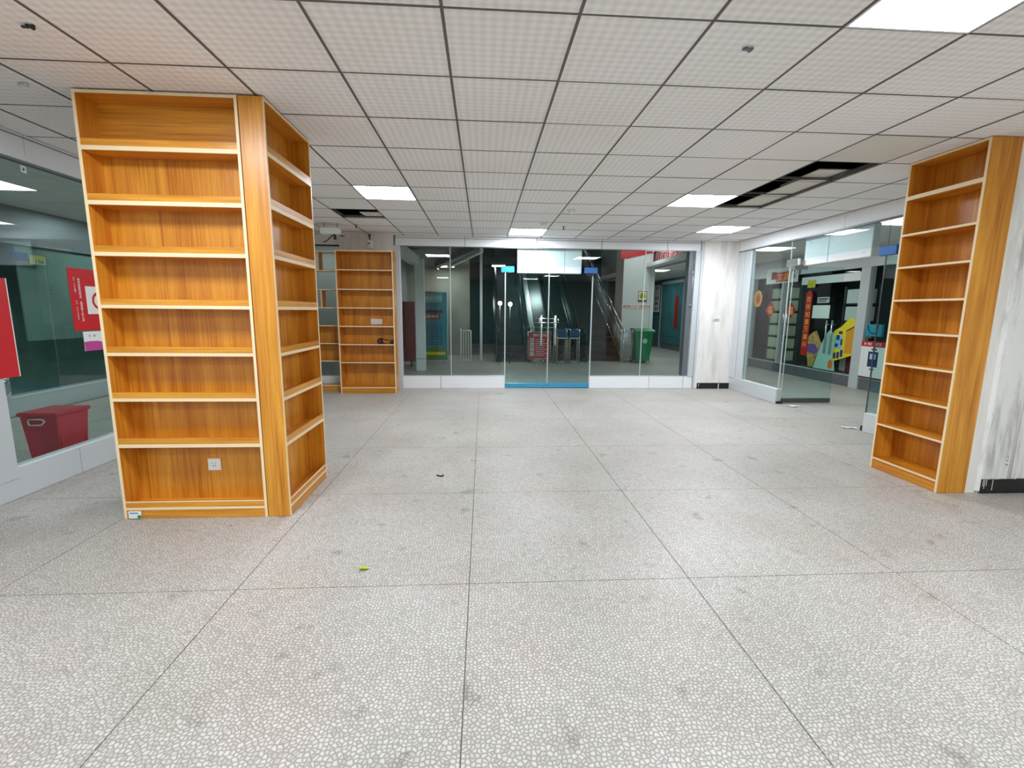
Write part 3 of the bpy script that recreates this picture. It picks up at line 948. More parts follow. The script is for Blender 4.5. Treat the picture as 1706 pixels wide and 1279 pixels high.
# litter on the floor
lf = thing('leaf', 'crumpled yellow-green leaf lying on the floor in the foreground', 'leaf', (-.657, 2.439, 0))
part('blade', MB()._add([(-.69, 2.44, .004), (-.665, 2.465, .012), (-.64, 2.45, .005), (-.655, 2.42, .014), (-.625, 2.44, .002), (-.66, 2.44, .02)],
                        [(0, 3, 5), (5, 3, 2), (0, 5, 1), (1, 5, 2), (2, 3, 4)]), 'leaf', lf)
part('stalk', MB().path([(-.66, 2.44, .004), (-.675, 2.42, .004), (-.68, 2.405, .003)], .002, 6), 'leaf_dark', lf)
db = MB()
pts = [(-.40, 3.915), (-.385, 3.895), (-.36, 3.885), (-.345, 3.90), (-.35, 3.92)]
db.path([(a, b, .006) for a, b in pts], .006, 6)
solo('rubber_scrap', db, 'debris', 'small dark curled scrap on the floor in the middle of the room', 'litter')
def paper(label, c, w, h, a):
    ca, sa_ = math.cos(a), math.sin(a)
    def P(u, v, z): return (c[0] + u * ca - v * sa_, c[1] + u * sa_ + v * ca, z)
    mb = MB()
    n = 4
    vs = [P((i / n - .5) * w, (j / n - .5) * h, .003 + random.uniform(0, .012)) for i in range(n + 1) for j in range(n + 1)]
    mb._add(vs, [(i * (n + 1) + j, (i + 1) * (n + 1) + j, (i + 1) * (n + 1) + j + 1, i * (n + 1) + j + 1) for i in range(n) for j in range(n)])
    solo('paper_scrap', mb, 'paper', label, 'litter', 'scraps of paper in the doorway')
paper('white paper scrap on the floor by the pivot of the open far door leaf', (4.80, 6.80), .16, .10, .3)
paper('white paper scrap on the floor beside the tall right bookcase doorway', (4.62, 5.46), .16, .08, -.4)
lt = thing('green_sticker', 'small green leaf sticker low on the glass beside the right bookcase', 'sticker', (4.67, 5.22, .12))
part('leaf_shape', MB().prism([(4.668, 5.255, .16), (4.668, 5.22, .22), (4.668, 5.19, .24), (4.668, 5.20, .15), (4.668, 5.215, .11)], (.003, 0, 0)), 'leaf_dark', lt)

# ------------------------------------------------------------------ posters on the left glass
PX = XL + .008
p1 = thing('poster', 'red poster with white vertical lettering and white square on the left glass', 'poster', (PX, 4.45, 1.2))
part('sheet', MB().box(PX, PX + .002, 4.235, 4.70, 1.215, 1.747), 'red_print', p1)
part('white_square', MB().box(PX + .002, PX + .003, 4.395, 4.62, 1.357, 1.60), 'white_print', p1)
arc = MB()
for k in range(16):
    a0, a1 = math.pi * 2 * k / 16, math.pi * 2 * (k + 1) / 16
    c0, c1, s0, s1 = math.cos(a0), math.cos(a1), math.sin(a0), math.sin(a1)
    r0, r1 = .055, .078
    cyy, czz = 4.53, 1.475
    arc.quad((PX + .0035, cyy + r0 * c0, czz + r0 * s0), (PX + .0035, cyy + r1 * c0, czz + r1 * s0), (PX + .0035, cyy + r1 * c1, czz + r1 * s1), (PX + .0035, cyy + r0 * c1, czz + r0 * s1))
part('red_ring', arc, 'red_print', p1)
tx = MB()
column_text(tx, '诚信经营示范点 品质服务放心店', (PX + .0028, 4.325, 1.665), Y_, Z_, .024, .022, .0248)
column_text(tx, '地址 文化城一楼', (PX + .0028, 4.285, 1.67), Y_, Z_, .012, .013, .0165)
column_text(tx, '电话 欢迎光临惠顾', (PX + .0028, 4.285, 1.475), Y_, Z_, .012, .013, .019)
part('lettering', tx, 'white_print', p1)
p2 = thing('poster', 'plain red poster at the left edge of the glass wall', 'poster', (PX, 3.56, .9))
part('sheet', MB().box(XL + .042, XL + .045, 3.40, 3.672, .905, 1.62), 'red_print', p2)
part('edge_tape', MB().box(XL + .041, XL + .046, 3.668, 3.675, .905, 1.62), 'white_print', p2)
p3 = thing('leaflet', 'white and pink leaflet on the left glass below the red poster', 'leaflet', (PX, 4.42, 1.02))
part('sheet', MB().box(PX, PX + .002, 4.315, 4.57, 1.035, 1.205), 'white_print', p3)
part('pink_field', MB().prism([(PX + .002, 4.32, 1.035), (PX + .002, 4.57, 1.035), (PX + .002, 4.57, 1.095), (PX + .002, 4.46, 1.118), (PX + .002, 4.37, 1.12), (PX + .002, 4.315, 1.115)], (.001, 0, 0)), 'pink_print', p3)
part('lettering', write(write(MB(), '优', (PX + .0022, 4.37, 1.155), Y_, Z_, .022, .022), '惠', (PX + .0022, 4.42, 1.155), Y_, Z_, .022, .022), 'teal_print', p3)
hk = thing('glass_sticker', 'small white square sticker at the top of the left glass', 'sticker', (PX, 3.98, 2.42))
part('sheet', MB().box(PX, PX + .002, 3.955, 4.0, 2.425, 2.475), 'white_plastic', hk)
part('mark', MB().box(PX + .002, PX + .003, 3.968, 3.985, 2.438, 2.46), 'alu_dark', hk)
dk = thing('door_closer_lamp', 'round grey lamp with chrome rim hanging below the red poster outside', 'lamp', (-3.62, 3.66, .74))
part('globe', MB().lathe((-3.62, 3.66, .74), [(.01, 0), (.045, .015), (.068, .05), (.07, .085), (.06, .115)], 18), 'wall_grey', dk)
part('rim', MB().lathe((-3.62, 3.66, .855), [(.064, 0), (.066, .012), (.05, .03), (.03, .04)], 18), 'steel', dk)
part('cord', MB().tube((-3.62, 3.66, .89), (-3.62, 3.66, 2.70), .006), 'gasket', dk)

# ------------------------------------------------------------------ left corridor
lc = solo('ceiling', MB().box(XLO - .6, XL - .04, YF, 13.0, 2.75, 2.85), 'plenum', 'tile ceiling of the corridor outside the left glass', 'ceiling', kind='structure')
cor_me = MB().rbox(GX, TS - GX, GY, TS - GY, 0, 0.012, 0.002).mesh('ceiling_tile', 'tile')
for i in range(-10, -6):
    for j in range(-2, 14):
        x, y = TX + TS * i, TY + TS * j
        if i == -9 and j in (4, 8, 12):
            ceiling_light(x + .35 if False else x, y, CH, {4: 'ceiling light panel in the left corridor nearest the glass', 8: 'ceiling light panel further along the left corridor', 12: 'ceiling light panel at the far end of the left corridor'}[j], 'ceiling lights of the left corridor', 'panel_light_hall')
            continue
        o = bpy.data.objects.new('ceiling_tile', cor_me)
        COL.objects.link(o); o.parent = lc
        o.location = Vector((x, y, CH)) - WL[lc.name]
lw = thing('window_5', 'glass shopfront on the other side of the left corridor', 'window', (XLO, 7, 0), kind='structure')
part('sill', MB().box(XLO - .1, XLO, YF, 13, 0, .235), 'alu', lw)
part('sill_cap', MB().box(XLO - .1, XLO + .004, YF, 13, .235, .245), 'alu_white', lw)
part('header', MB().box(XLO - .1, XLO, YF, 13, 2.22, 2.75), 'alu_dark', lw)
for a in (3.0, 4.6, 6.2, 8.9, 10.6, 12.2):
    part('post', MB().box(XLO - .08, XLO + .01, a, a + .12, .235, 2.22), 'alu', lw)
for a, b in ((YF, 3.0), (3.12, 4.6), (4.72, 6.2), (6.32, 8.9), (9.02, 10.6), (10.72, 13)):
    part('pane', MB().box(XLO - .045, XLO - .035, a, b, .235, 2.22), 'glass_side', lw)
part('frosted_panel', MB().box(XLO - .07, XLO - .05, 6.72, 8.9, .95, 2.2), 'wall_grey', lw)
solo('wall_left', MB().box(XLO - 1.6, XLO - 1.5, YF, 13, 0, 2.8), 'wall_green', 'dark shop wall beyond the left corridor', 'wall', kind='structure')
solo('wall_left_end', MB().box(XLO - 1.6, XL, 13.0, 13.1, 0, 2.85), 'wall_green', 'dark end wall of the left corridor', 'wall', kind='structure')
np_ = thing('number_plate', 'yellow shop number plate across the left corridor', 'sign', (XLO + .02, 6.95, 1.98))
part('plate', MB().rbox(XLO + .012, XLO + .022, 6.835, 7.06, 1.98, 2.10, .003), 'olive_print', np_)
part('lettering', write(MB(), '106', (XLO + .0235, 6.91, 1.995), Y_, Z_, .12, .055), 'black_print', np_)
dp = solo('dark_plate', MB().rbox(XLO + .012, XLO + .022, 6.60, 6.81, 2.01, 2.12, .003), 'navy', 'small dark plate beside the yellow number plate', 'sign')
bn = thing('storage_bin', 'dark red plastic storage bin with lid outside the left glass', 'bin', (-3.87, 4.36, 0))
def taper(x0, x1, y0, y1, z0, z1, k):
    mb = MB()
    return mb._add([(x0 + k, y0 + k, z0), (x1 - k, y0 + k, z0), (x1 - k, y1 - k, z0), (x0 + k, y1 - k, z0), (x0, y0, z1), (x1, y0, z1), (x1, y1, z1), (x0, y1, z1)],
                   [(0, 3, 2, 1), (4, 5, 6, 7), (0, 1, 5, 4), (1, 2, 6, 5), (2, 3, 7, 6), (3, 0, 4, 7)])
part('body', taper(-4.02, -3.72, 4.21, 4.54, .002, .47, .03), 'red_bin', bn)
part('lid', MB().rbox(-4.04, -3.70, 4.19, 4.56, .47, .505, .012), 'red_bin', bn)
part('rib', MB().box(-3.745, -3.728, 4.24, 4.255, .05, .46).box(-3.745, -3.728, 4.495, 4.51, .05, .46), 'red_bin', bn)
part('handle', MB().path([(-3.95, 4.20, .43), (-3.93, 4.185, .40), (-3.83, 4.185, .40), (-3.81, 4.20, .43), (-3.83, 4.19, .45), (-3.93, 4.19, .45), (-3.95, 4.20, .43)], .006, 6), 'white_plastic', bn)

# ------------------------------------------------------------------ right corridor and shop opposite
solo('ceiling', MB().box(XR + .04, XRO + 2.4, 3.3, YHALL, CH, CH + .1), 'tile', 'white ceiling of the corridor outside the right glass', 'ceiling', kind='structure')
for k, (x, y) in enumerate(((5.5, 6.02), (5.5, 9.0), (5.5, 11.5), (5.1, 14.2), (5.6, 17.0))):
    ceiling_light(x, y, CH - .012, ['ceiling light panel in the right corridor just outside the open doorway', 'second ceiling light panel along the right corridor',
                  'third ceiling light panel along the right corridor', 'ceiling light panel beside the white hall column', 'ceiling light panel before the teal door at the far right'][k],
                  'ceiling lights of the right corridor', 'panel_light_hall')
ceiling_light(8.1, 9.6, CH - .012, 'unseen light panel added inside the shop across the right corridor', 'ceiling lights of the right corridor', 'panel_light_hall', .4)  # added to lift the dark shop interior and its white boxes
sh = thing('window_6', 'glass shopfront with grey posts on the other side of the right corridor', 'window', (XRO, 9.5, 0), kind='structure')
part('sill', MB().box(XRO, XRO + .1, 3.3, 12.4, 0, .215), 'alu_dark', sh)
part('sill_cap', MB().box(XRO - .004, XRO + .1, 3.3, 12.4, .215, .228), 'alu', sh)
part('header', MB().box(XRO, XRO + .1, 3.3, 12.4, 2.30, CH), 'alu', sh)
part('header', MB().box(XRO - .005, XRO + .08, 8.65, 10.35, 2.06, 2.22), 'alu_white', sh)
for a, b in ((8.43, 8.65), (12.2, 12.4), (10.95, 11.02), (7.4, 7.5), (5.8, 5.9)):
    part('post', MB().rbox(XRO - .03, XRO + .09, a, b, .0 if b - a > .2 else .215, 2.30, .004), 'alu', sh)
for a, b in ((8.65, 9.35), (9.36, 10.94), (11.02, 12.2), (7.5, 8.43), (5.9, 7.4)):
    part('pane', MB().box(XRO + .03, XRO + .04, a, b, .228, 2.30), 'glass', sh)
for yy in (9.235, 9.39):
    part('pull_handle', MB().tube((XRO - .04, yy, .60), (XRO - .04, yy, 1.29), .016, 10).tube((XRO - .04, yy, .7), (XRO + .03, yy, .7), .008).tube((XRO - .04, yy, 1.2), (XRO + .03, yy, 1.2), .008), 'steel', sh)
for yy in (10.70, 10.82):
    part('pull_handle', MB().tube((XRO - .04, yy, .9), (XRO - .04, yy, 1.5), .014, 10).tube((XRO - .04, yy, .95), (XRO + .03, yy, .95), .007).tube((XRO - .04, yy, 1.45), (XRO + .03, yy, 1.45), .007), 'steel', sh)
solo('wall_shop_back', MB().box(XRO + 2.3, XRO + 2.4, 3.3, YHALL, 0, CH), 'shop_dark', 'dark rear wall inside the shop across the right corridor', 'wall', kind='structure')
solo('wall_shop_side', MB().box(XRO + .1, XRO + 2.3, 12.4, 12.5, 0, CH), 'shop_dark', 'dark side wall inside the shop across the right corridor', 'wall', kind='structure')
solo('wall_corridor_near', MB().box(XR + .1, XRO + 2.3, 3.2, 3.3, 0, CH), 'wall_grey', 'grey wall closing the near end of the right corridor', 'wall', kind='structure')

SXX = XRO - .012   # stickers sit on the corridor side of the opposite shopfront
def sticker(name, label, cat, y0, y1, z0, z1, m, group=None, x=SXX):
    t = thing(name, label, cat, (x, (y0 + y1) / 2, z0), group=group)
    part('sheet', MB().box(x - .003, x, y0, y1, z0, z1), m, t)
    return t
MY = -Y_    # reading direction of print that faces the room from the opposite shop
cp = sticker('couplet_banner', 'long red vertical banner with gold characters on the shop across the corridor', 'banner', 9.93, 10.13, .50, 1.86, 'red_print', x=XRO - .02)
part('point', MB().prism([(XRO - .0215, 9.93, 1.86), (XRO - .0215, 10.13, 1.86), (XRO - .0215, 10.03, 1.93)], (.0015, 0, 0)), 'red_print', cp)
part('lettering', column_text(MB(), '吉祥如意万事兴', (XRO - .0245, 10.10, 1.80), MY, Z_, .14, .125, .165), 'gold_print', cp)
yp = sticker('number_plate', 'yellow number plate above the red banner on the opposite shop', 'sign', 9.89, 10.13, 1.985, 2.15, 'yellow_print')
part('lettering', write(MB(), '116', (SXX - .0045, 10.09, 2.01), MY, Z_, .15, .09), 'olive_print', yp)
for n, (yc, zc, r, lab) in enumerate(((11.42, 1.50, .20, 'red diamond paper with gold character on the left pane of the opposite shop'), (10.63, 1.485, .19, 'red diamond paper with gold character on the glass door of the opposite shop'))):
    t = thing('fortune_paper', lab, 'sticker', (SXX, yc, zc - r), group='red diamond papers')
    part('sheet', MB().prism([(SXX, yc - r, zc), (SXX, yc, zc + r * 1.08), (SXX, yc + r, zc), (SXX, yc, zc - r * 1.08)], (-.003, 0, 0)), 'red_print', t)
    part('lettering', write(MB(), '福', (SXX - .0045, yc + r * .48, zc - r * .5), MY, Z_, r * .96, r * 1.0), 'gold_print', t)
lan = thing('lantern_paper', 'orange scalloped paper lantern on the far pane of the opposite shop', 'sticker', (SXX, 11.98, 1.58))
outl = []
for k in range(20):
    a = 2 * math.pi * k / 20
    rr = 1 + .08 * (k % 2)
    outl.append((SXX, 11.98 + .17 * rr * math.cos(a), 1.79 + .21 * rr * math.sin(a)))
part('sheet', MB().prism(outl, (-.003, 0, 0)), 'gold_print', lan)
part('center', MB().prism([(SXX - .003, 11.98 + .1 * math.cos(2 * math.pi * k / 14), 1.79 + .15 * math.sin(2 * math.pi * k / 14)) for k in range(14)], (-.001, 0, 0)), 'orange_print', lan)
part('lettering', write(MB(), '福', (SXX - .0048, 12.05, 1.71), MY, Z_, .14, .15), 'red_print', lan)
sg = sticker('shop_sign', 'white sign board with red and gold lettering over the opposite shop door', 'sign', 10.45, 11.66, 2.14, 2.50, 'white_print', x=XRO - .03)
part('red_field', MB().box(XRO - .0335, XRO - .033, 10.72, 11.26, 2.17, 2.40), 'red_print', sg)
part('pink_field', MB().box(XRO - .0335, XRO - .033, 11.26, 11.46, 2.24, 2.42), 'dark_red', sg)
part('lettering', write(MB(), '文具', (XRO - .035, 11.22, 2.19), MY, Z_, .46, .19), 'gold_print', sg)
part('small_lettering', write(write(MB(), '电', (XRO - .035, 10.68, 2.36), MY, Z_, .10, .09), '话', (XRO - .035, 10.66, 2.23), MY, Z_, .12, .10), 'black_print', sg)
sticker('notice_sheet', 'blank pale notice sheet on the opposite shop door', 'notice', 9.38, 9.89, 1.325, 1.60, 'white_print')
sm = sticker('notice_sheet', 'small grey printed notice above the blank pale notice on the opposite shop', 'notice', 9.42, 9.77, 1.65, 1.77, 'alu')
part('print_marks', MB().box(SXX - .0042, SXX - .003, 9.45, 9.74, 1.72, 1.745).box(SXX - .0042, SXX - .003, 9.5, 9.74, 1.68, 1.70), 'black_print', sm)

# big window sticker with generic shapes
wk = thing('window_sticker', 'mint and mottled cut-out sticker low on the opposite shop door', 'sticker', (SXX, 9.55, .25))
def outline(pts, x=SXX): return [(x, a, b) for a, b in pts]
part('mint_shape', MB().prism(outline([(9.70, .26), (9.07, .262), (9.17, 1.02), (9.30, 1.10), (9.40, 1.0), (9.52, .78)]), (-.002, 0, 0)), 'mint_print', wk)
part('mottled_shape', MB().prism(outline([(9.99, .60), (9.99, .84), (9.90, .96), (9.76, 1.04), (9.68, 1.06), (9.52, .80), (9.62, .52), (9.72, .28), (9.86, .28), (9.90, .45)], SXX - .001), (-.002, 0, 0)), 'mottle_print', wk)
part('purple_shape', MB().prism(outline([(9.98, .60), (9.97, .76), (9.70, .78), (9.58, .64), (9.68, .55)], SXX - .003), (-.001, 0, 0)), 'purple_print', wk)
part('green_shape', MB().prism(outline([(9.86, .28), (9.89, .45), (9.76, .50), (9.70, .3)], SXX - .003), (-.001, 0, 0)), 'olive_print', wk)
part('wheel_shape', MB().prism([(SXX - .003, 9.99 + .07 * math.cos(2 * math.pi * k / 12), .55 + .08 * math.sin(2 * math.pi * k / 12)) for k in range(12)], (-.001, 0, 0)), 'black_print', wk)
part('orange_shape', MB().prism(outline([(9.25, .30), (9.15, .30), (9.13, .42), (9.20, .50), (9.27, .42)], SXX - .003), (-.001, 0, 0)), 'orange_print', wk)
yk = thing('yellow_poster', 'yellow cut-out poster with blue blocks beside the handles of the opposite shop', 'poster', (SXX, 8.9, .5))
part('sheet', MB().prism(outline([(9.18, 1.08), (9.16, .45), (8.66, .62), (8.66, 1.30), (8.75, 1.36), (8.86, 1.30), (9.0, 1.17)], SXX - .004), (-.002, 0, 0)), 'yellow_print', yk)
part('amber_block', MB().prism(outline([(8.86, 1.08), (8.86, .64), (8.67, .66), (8.67, 1.16)], SXX - .0062), (-.001, 0, 0)), 'amber', yk)
part('dark_line', MB().prism(outline([(8.86, 1.10), (8.86, 1.075), (8.67, 1.165), (8.67, 1.19)], SXX - .0062), (-.001, 0, 0)), 'black_print', yk)
bl = MB()
for (a, b, w, h) in ((9.14, .52, .07, .12), (9.05, .53, .07, .13), (8.96, .57, .07, .14), (9.12, .76, .08, .07), (9.10, .90, .09, .1), (8.98, .80, .05, .12), (9.05, 1.02, .1, .06)):
    bl.box(SXX - .0072, SXX - .0062, a - w, a, b, b + h)
part('blue_block', bl, 'navy_print', yk)
part('pale_block', MB().box(SXX - .0068, SXX - .0062, 8.93, 9.15, .72, .98), 'pale_teal_print', yk)

# things inside that shop
def rack(label, y0, y1, x0, x1, top, n, cream, group=None):
    r = thing('display_rack', label, 'rack', ((x0 + x1) / 2, (y0 + y1) / 2, 0), group=group)
    for yy in (y0, y1 - .03):
        part('upright', MB().box(x0, x0 + .03, yy, yy + .03, 0, top).box(x1 - .03, x1, yy, yy + .03, 0, top), 'steel_dark', r)
    hgt = (top - .25) / n
    for k in range(n):
        z = .25 + hgt * k
        part('shelf', MB().box(x0, x1, y0, y1, z - .02, z), 'steel_dark', r)
        part('stock_box', MB().rbox(x0 + .02, x1 - .05, y0 + .04, y1 - .05, z, z + hgt * .82, .006), cream, r)
    return r
rack('display rack with cream boxes seen through the far pane of the opposite shop', 11.15, 11.9, 7.45, 7.8, 2.1, 6, 'cream_print')
rack('display rack with tall white boxes seen through the opposite shop door', 8.85, 9.36, 7.45, 7.8, 1.98, 5, 'white_print')
dd = solo('low_cabinet', MB().rbox(7.4, 7.42, 8.7, 9.06, .23, .60, .004), 'dark_red', 'dark red low board behind the opposite shop door', 'cabinet')

# kiosk poster and mesh bag at the right edge
kp = sticker('poster', 'white poster with red heading and dark device picture near the right bookcase', 'poster', 7.7, 8.42, .25, .93, 'white_print', x=XRO - .035)
part('heading', MB().box(XRO - .0395, XRO - .038, 7.7, 8.42, .83, .93), 'red_print', kp)
part('device', MB().box(XRO - .0395, XRO - .038, 8.02, 8.24, .46, .74), 'navy_print', kp)
part('screen', MB().box(XRO - .0402, XRO - .0394, 8.07, 8.20, .60, .70), 'alu', kp)
part('foot_bar', MB().box(XRO - .0395, XRO - .038, 7.7, 8.42, .25, .265), 'dark_red', kp)
part('lettering', write(write(write(MB(), '自', (XRO - .041, 8.36, .855), MY, Z_, .05, .05), '助区', (XRO - .041, 8.28, .855), MY, Z_, .10, .05), '服务区', (XRO - .041, 8.12, .855), MY, Z_, .15, .05), 'white_print', kp)
part('small_print', MB().box(XRO - .0395, XRO - .038, 8.06, 8.18, .765, .80).box(XRO - .0395, XRO - .038, 8.08, 8.18, .40, .43), 'alu_dark', kp)
bg = thing('shopping_bag', 'light blue bag with dark handle above the white poster near the right bookcase', 'bag', (7.1, 8.15, 1.02))
part('body', MB().rbox(XRO - .1, XRO - .04, 7.95, 8.30, 1.02, 1.24, .01), 'teal_print', bg)
part('handle', MB().path([(XRO - .105, 8.26, 1.22), (XRO - .105, 8.22, 1.12), (XRO - .105, 8.14, 1.07), (XRO - .105, 8.06, 1.10), (XRO - .105, 8.02, 1.22)], .008, 6), 'navy_print', bg)
part('hook', MB().tube((XRO - .07, 8.12, 1.24), (XRO - .02, 8.12, 1.30), .005), 'steel', bg)

# ------------------------------------------------------------------ hall behind the far glass
XA = 5.0     # edge of the double-height atrium
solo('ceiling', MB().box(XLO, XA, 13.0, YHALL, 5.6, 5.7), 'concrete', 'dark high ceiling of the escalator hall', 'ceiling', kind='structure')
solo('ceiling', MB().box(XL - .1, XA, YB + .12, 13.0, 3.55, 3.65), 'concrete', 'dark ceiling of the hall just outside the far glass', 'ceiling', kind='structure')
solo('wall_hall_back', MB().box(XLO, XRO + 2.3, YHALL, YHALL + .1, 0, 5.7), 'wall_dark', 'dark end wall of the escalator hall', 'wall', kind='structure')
solo('wall_hall_left', MB().box(-2.45, -2.35, 8.68, YHALL, 0, 5.7), 'wall_grey', 'grey side wall of the escalator hall on the left', 'wall', kind='structure')
solo('wall_hall_poster', MB().box(-2.35, -.42, 15.0, 15.1, 0, 5.6), 'wall_beige', 'beige wall behind the hall poster stand', 'wall', kind='structure')
solo('wall_bay_back', MB().box(XL, -2.45, 9.6, 9.7, 0, 3.5), 'wall_white', 'white wall behind the corner glass bay', 'wall', kind='structure')
solo('wall_bay_left', MB().box(XL - .1, XL, 8.68, 9.7, 0, 3.5), 'wall_grey', 'grey side wall of the corner glass bay', 'wall', kind='structure')
solo('wall_corridor_right', MB().box(XRO, XRO + .1, 12.4, YHALL, 0, CH), 'wall_teal', 'teal panelled wall along the far right corridor', 'wall', kind='structure')
solo('trim_1', MB().box(XRO - .03, XRO, 12.4, YHALL, 0, .22), 'alu_dark', 'grey kerb along the far right corridor wall', 'trim', kind='structure')
solo('trim_2', MB().box(XA, XA + .12, 8.75, YHALL, CH - .02, 5.6), 'wall_grey', 'grey upper floor edge over the right corridor', 'trim', kind='structure')
ceiling_light(-1.35, 14.0, 2.69, 'ceiling light panel in the hall behind the poster stand', 'ceiling lights of the hall', 'panel_light_hall', .5)
solo('hall_soffit', MB().box(-2.35, -.42, 10.9, 15.0, 2.75, 2.85), 'wall_grey', 'low grey soffit over the hall poster stand', 'soffit', kind='structure')
ceiling_light(.3, 16.9, 3.0, 'ceiling light panel deep in the escalator hall', 'ceiling lights of the hall', 'panel_light_hall', .5)
solo('hall_bridge', MB().box(-.42, 1.1, 16.6, 18.2, 3.05, 3.25), 'concrete', 'concrete bridge slab deep in the escalator hall', 'slab', kind='structure')
solo('trim_3', MB().box(-1.66, -1.46, 8.72, 11.1, 2.44, 2.62), 'wall_white', 'pale beam running back to the slim white hall post', 'trim', kind='structure')

hc = thing('column', 'slim white square post in the hall behind the far glass', 'column', (-1.46, 11.1, 0), kind='structure')
part('shaft', MB().rbox(-1.565, -1.355, 11.0, 11.2, 0, 2.56, .008), 'wall_white', hc)
part('base_line', MB().box(-1.57, -1.35, 10.995, 11.205, .28, .29), 'alu_dark', hc)

ps = thing('poster_stand', 'teal printed poster stand with green foot band in the hall', 'poster stand', (-1.33, 12.9, 0))
part('frame', MB().box(-1.70, -.96, 12.91, 12.93, .04, 1.92).box(-1.6, -1.56, 12.93, 13.2, 0, .05).box(-1.1, -1.06, 12.93, 13.2, 0, .05), 'steel', ps)
part('sheet', MB().box(-1.68, -.98, 12.9, 12.91, .06, 1.89), 'teal_print', ps)
part('heading_band', MB().box(-1.65, -1.1, 12.897, 12.9, 1.62, 1.86), 'pale_teal_print', ps)
part('red_band', MB().box(-1.64, -1.16, 12.897, 12.9, 1.17, 1.32), 'dark_red', ps)
part('dark_band', MB().box(-1.66, -1.1, 12.897, 12.9, 1.34, 1.42), 'shop_dark', ps)
gl_ = MB()
for k in range(11):
    gl_.box(-1.64, -1.12, 12.897, 12.9, .48 + k * .055, .492 + k * .055)
for k in range(5):
    gl_.box(-1.64 + k * .125, -1.632 + k * .125, 12.897, 12.9, .48, 1.04)
part('table_lines', gl_, 'navy_print', ps)
part('foot_band', MB().box(-1.66, -.99, 12.897, 12.9, .08, .40), 'green_print', ps)
part('yellow_band', MB().box(-1.64, -1.03, 12.895, 12.897, .2, .28), 'yellow_print', ps)
part('lettering', write(write(MB(), '阅读文化空间', (-1.62, 12.8955, 1.67), X_, Z_, .5, .12), '主题阅读', (-1.61, 12.8955, 1.2), X_, Z_, .4, .09), 'white_print', ps)

rp = thing('red_panel', 'dark red standing panel beside the slim white hall post', 'panel', (-2.0, 12.0, 0))
part('board', MB().rbox(-2.2, -1.72, 12.0, 12.03, .12, 1.62, .005), 'dark_red', rp)
part('foot', MB().box(-2.12, -2.08, 11.9, 12.2, 0, .12).box(-1.84, -1.8, 11.9, 12.2, 0, .12), 'steel_dark', rp)

def gate(label, x0, x1, y, h, n, m='steel'):
    g = thing('barrier_gate', label, 'gate', ((x0 + x1) / 2, y, 0))
    part('frame', MB().tube((x0, y, 0), (x0, y, h + .06), .016).tube((x1, y, 0), (x1, y, h), .016).tube((x0, y, h), (x1, y, h), .014).tube((x0, y, .08), (x1, y, .08), .012), m, g)
    for k in range(1, n + 1):
        x = x0 + (x1 - x0) * k / (n + 1)
        part('bar', MB().tube((x, y, .08), (x, y, h), .009), m, g)
    return g
gate('low white barred gate left of the escalators', -.60, -.33, 12.7, .88, 3, 'alu_white')
gate('steel barrier behind the red notice board', 1.30, 1.92, 12.62, .98, 5)

# escalators going up away from the viewer
def escalator(label, x0, x1, y0, n=22):
    e = thing('escalator', label, 'escalator', ((x0 + x1) / 2, y0, 0), group='pair of escalators')
    run, rise = .30, .173
    part('landing_plate', MB().box(x0 + .16, x1 - .16, y0 - .9, y0, 0, .012), 'steel_dark', e)
    for k in range(n):
        part('step', MB().box(x0 + .18, x1 - .18, y0 + run * k, y0 + run * (k + 1) + .01, max(0, rise * k - .05), rise * (k + 1)), 'step', e)
    L_ = run * n; R_ = rise * n
    for xx in (x0, x1 - .16):
        part('skirt', MB().prism([(xx, y0 - .9, .0), (xx, y0 - .9, .12), (xx, y0, .15), (xx, y0 + L_, R_ + .25), (xx, y0 + L_, R_ - .55), (xx, y0 + .6, 0)], (.16, 0, 0)), 'escalator_side', e)
        part('balustrade', MB().prism([(xx + .07, y0 - .85, .12), (xx + .07, y0 - 1.0, .6), (xx + .07, y0 - .8, .86), (xx + .07, y0, .92), (xx + .07, y0 + L_, R_ + 1.05), (xx + .07, y0 + L_, R_ + .2), (xx + .07, y0, .14)], (.02, 0, 0)), 'escalator_green', e)
        part('trim', MB().path([(xx + .08, y0 - .85, .13), (xx + .08, y0, .17), (xx + .08, y0 + L_, R_ + .27)], .022, 6), 'steel', e)
        part('handrail', MB().path([(xx + .08, y0 - .85, .14), (xx + .08, y0 - 1.04, .5), (xx + .08, y0 - .98, .78), (xx + .08, y0 - .8, .90), (xx + .08, y0, .95), (xx + .08, y0 + L_, R_ + 1.08)], .035, 8), 'rubber', e)
    return e
escalator('left escalator with dark green side panels in the hall', .35, 1.40, 13.9)
er = escalator('right escalator with dark green side panels in the hall', 2.06, 2.95, 13.9)
_L, _R = .30 * 22, .173 * 22
part('divider_cladding', MB().prism([(1.60, 13.0, 0), (1.60, 13.0, .25), (1.60, 13.9, .45), (1.60, 13.9 + _L, _R + .55), (1.60, 13.9 + _L, _R - .5), (1.60, 14.5, 0)], (.46, 0, 0)), 'escalator_green', er)
part('deck_trim', MB().prism([(1.44, 12.95, 0), (1.44, 12.95, .28), (1.44, 13.9, .50), (1.44, 13.9 + _L, _R + .60), (1.44, 13.9 + _L, _R - .5), (1.44, 14.5, 0)], (.15, 0, 0)), 'steel', er)
ceiling_light(2.0, 18.0, 5.57, 'light panel added high above the top of the escalators', 'ceiling lights of the hall', 'panel_light_hall')  # added for highlights on the escalator steel
ceiling_light(4.1, 12.3, 3.53, 'hidden light panel added above the green wheelie bin', 'ceiling lights of the hall', 'panel_light_hall')  # out of view, added to brighten the front of the white column
solo('hall_post', MB().box(-.09, -.02, 13.4, 13.48, 0, 3.6), 'alu', 'thin pale steel post left of the escalators', 'post', kind='structure')
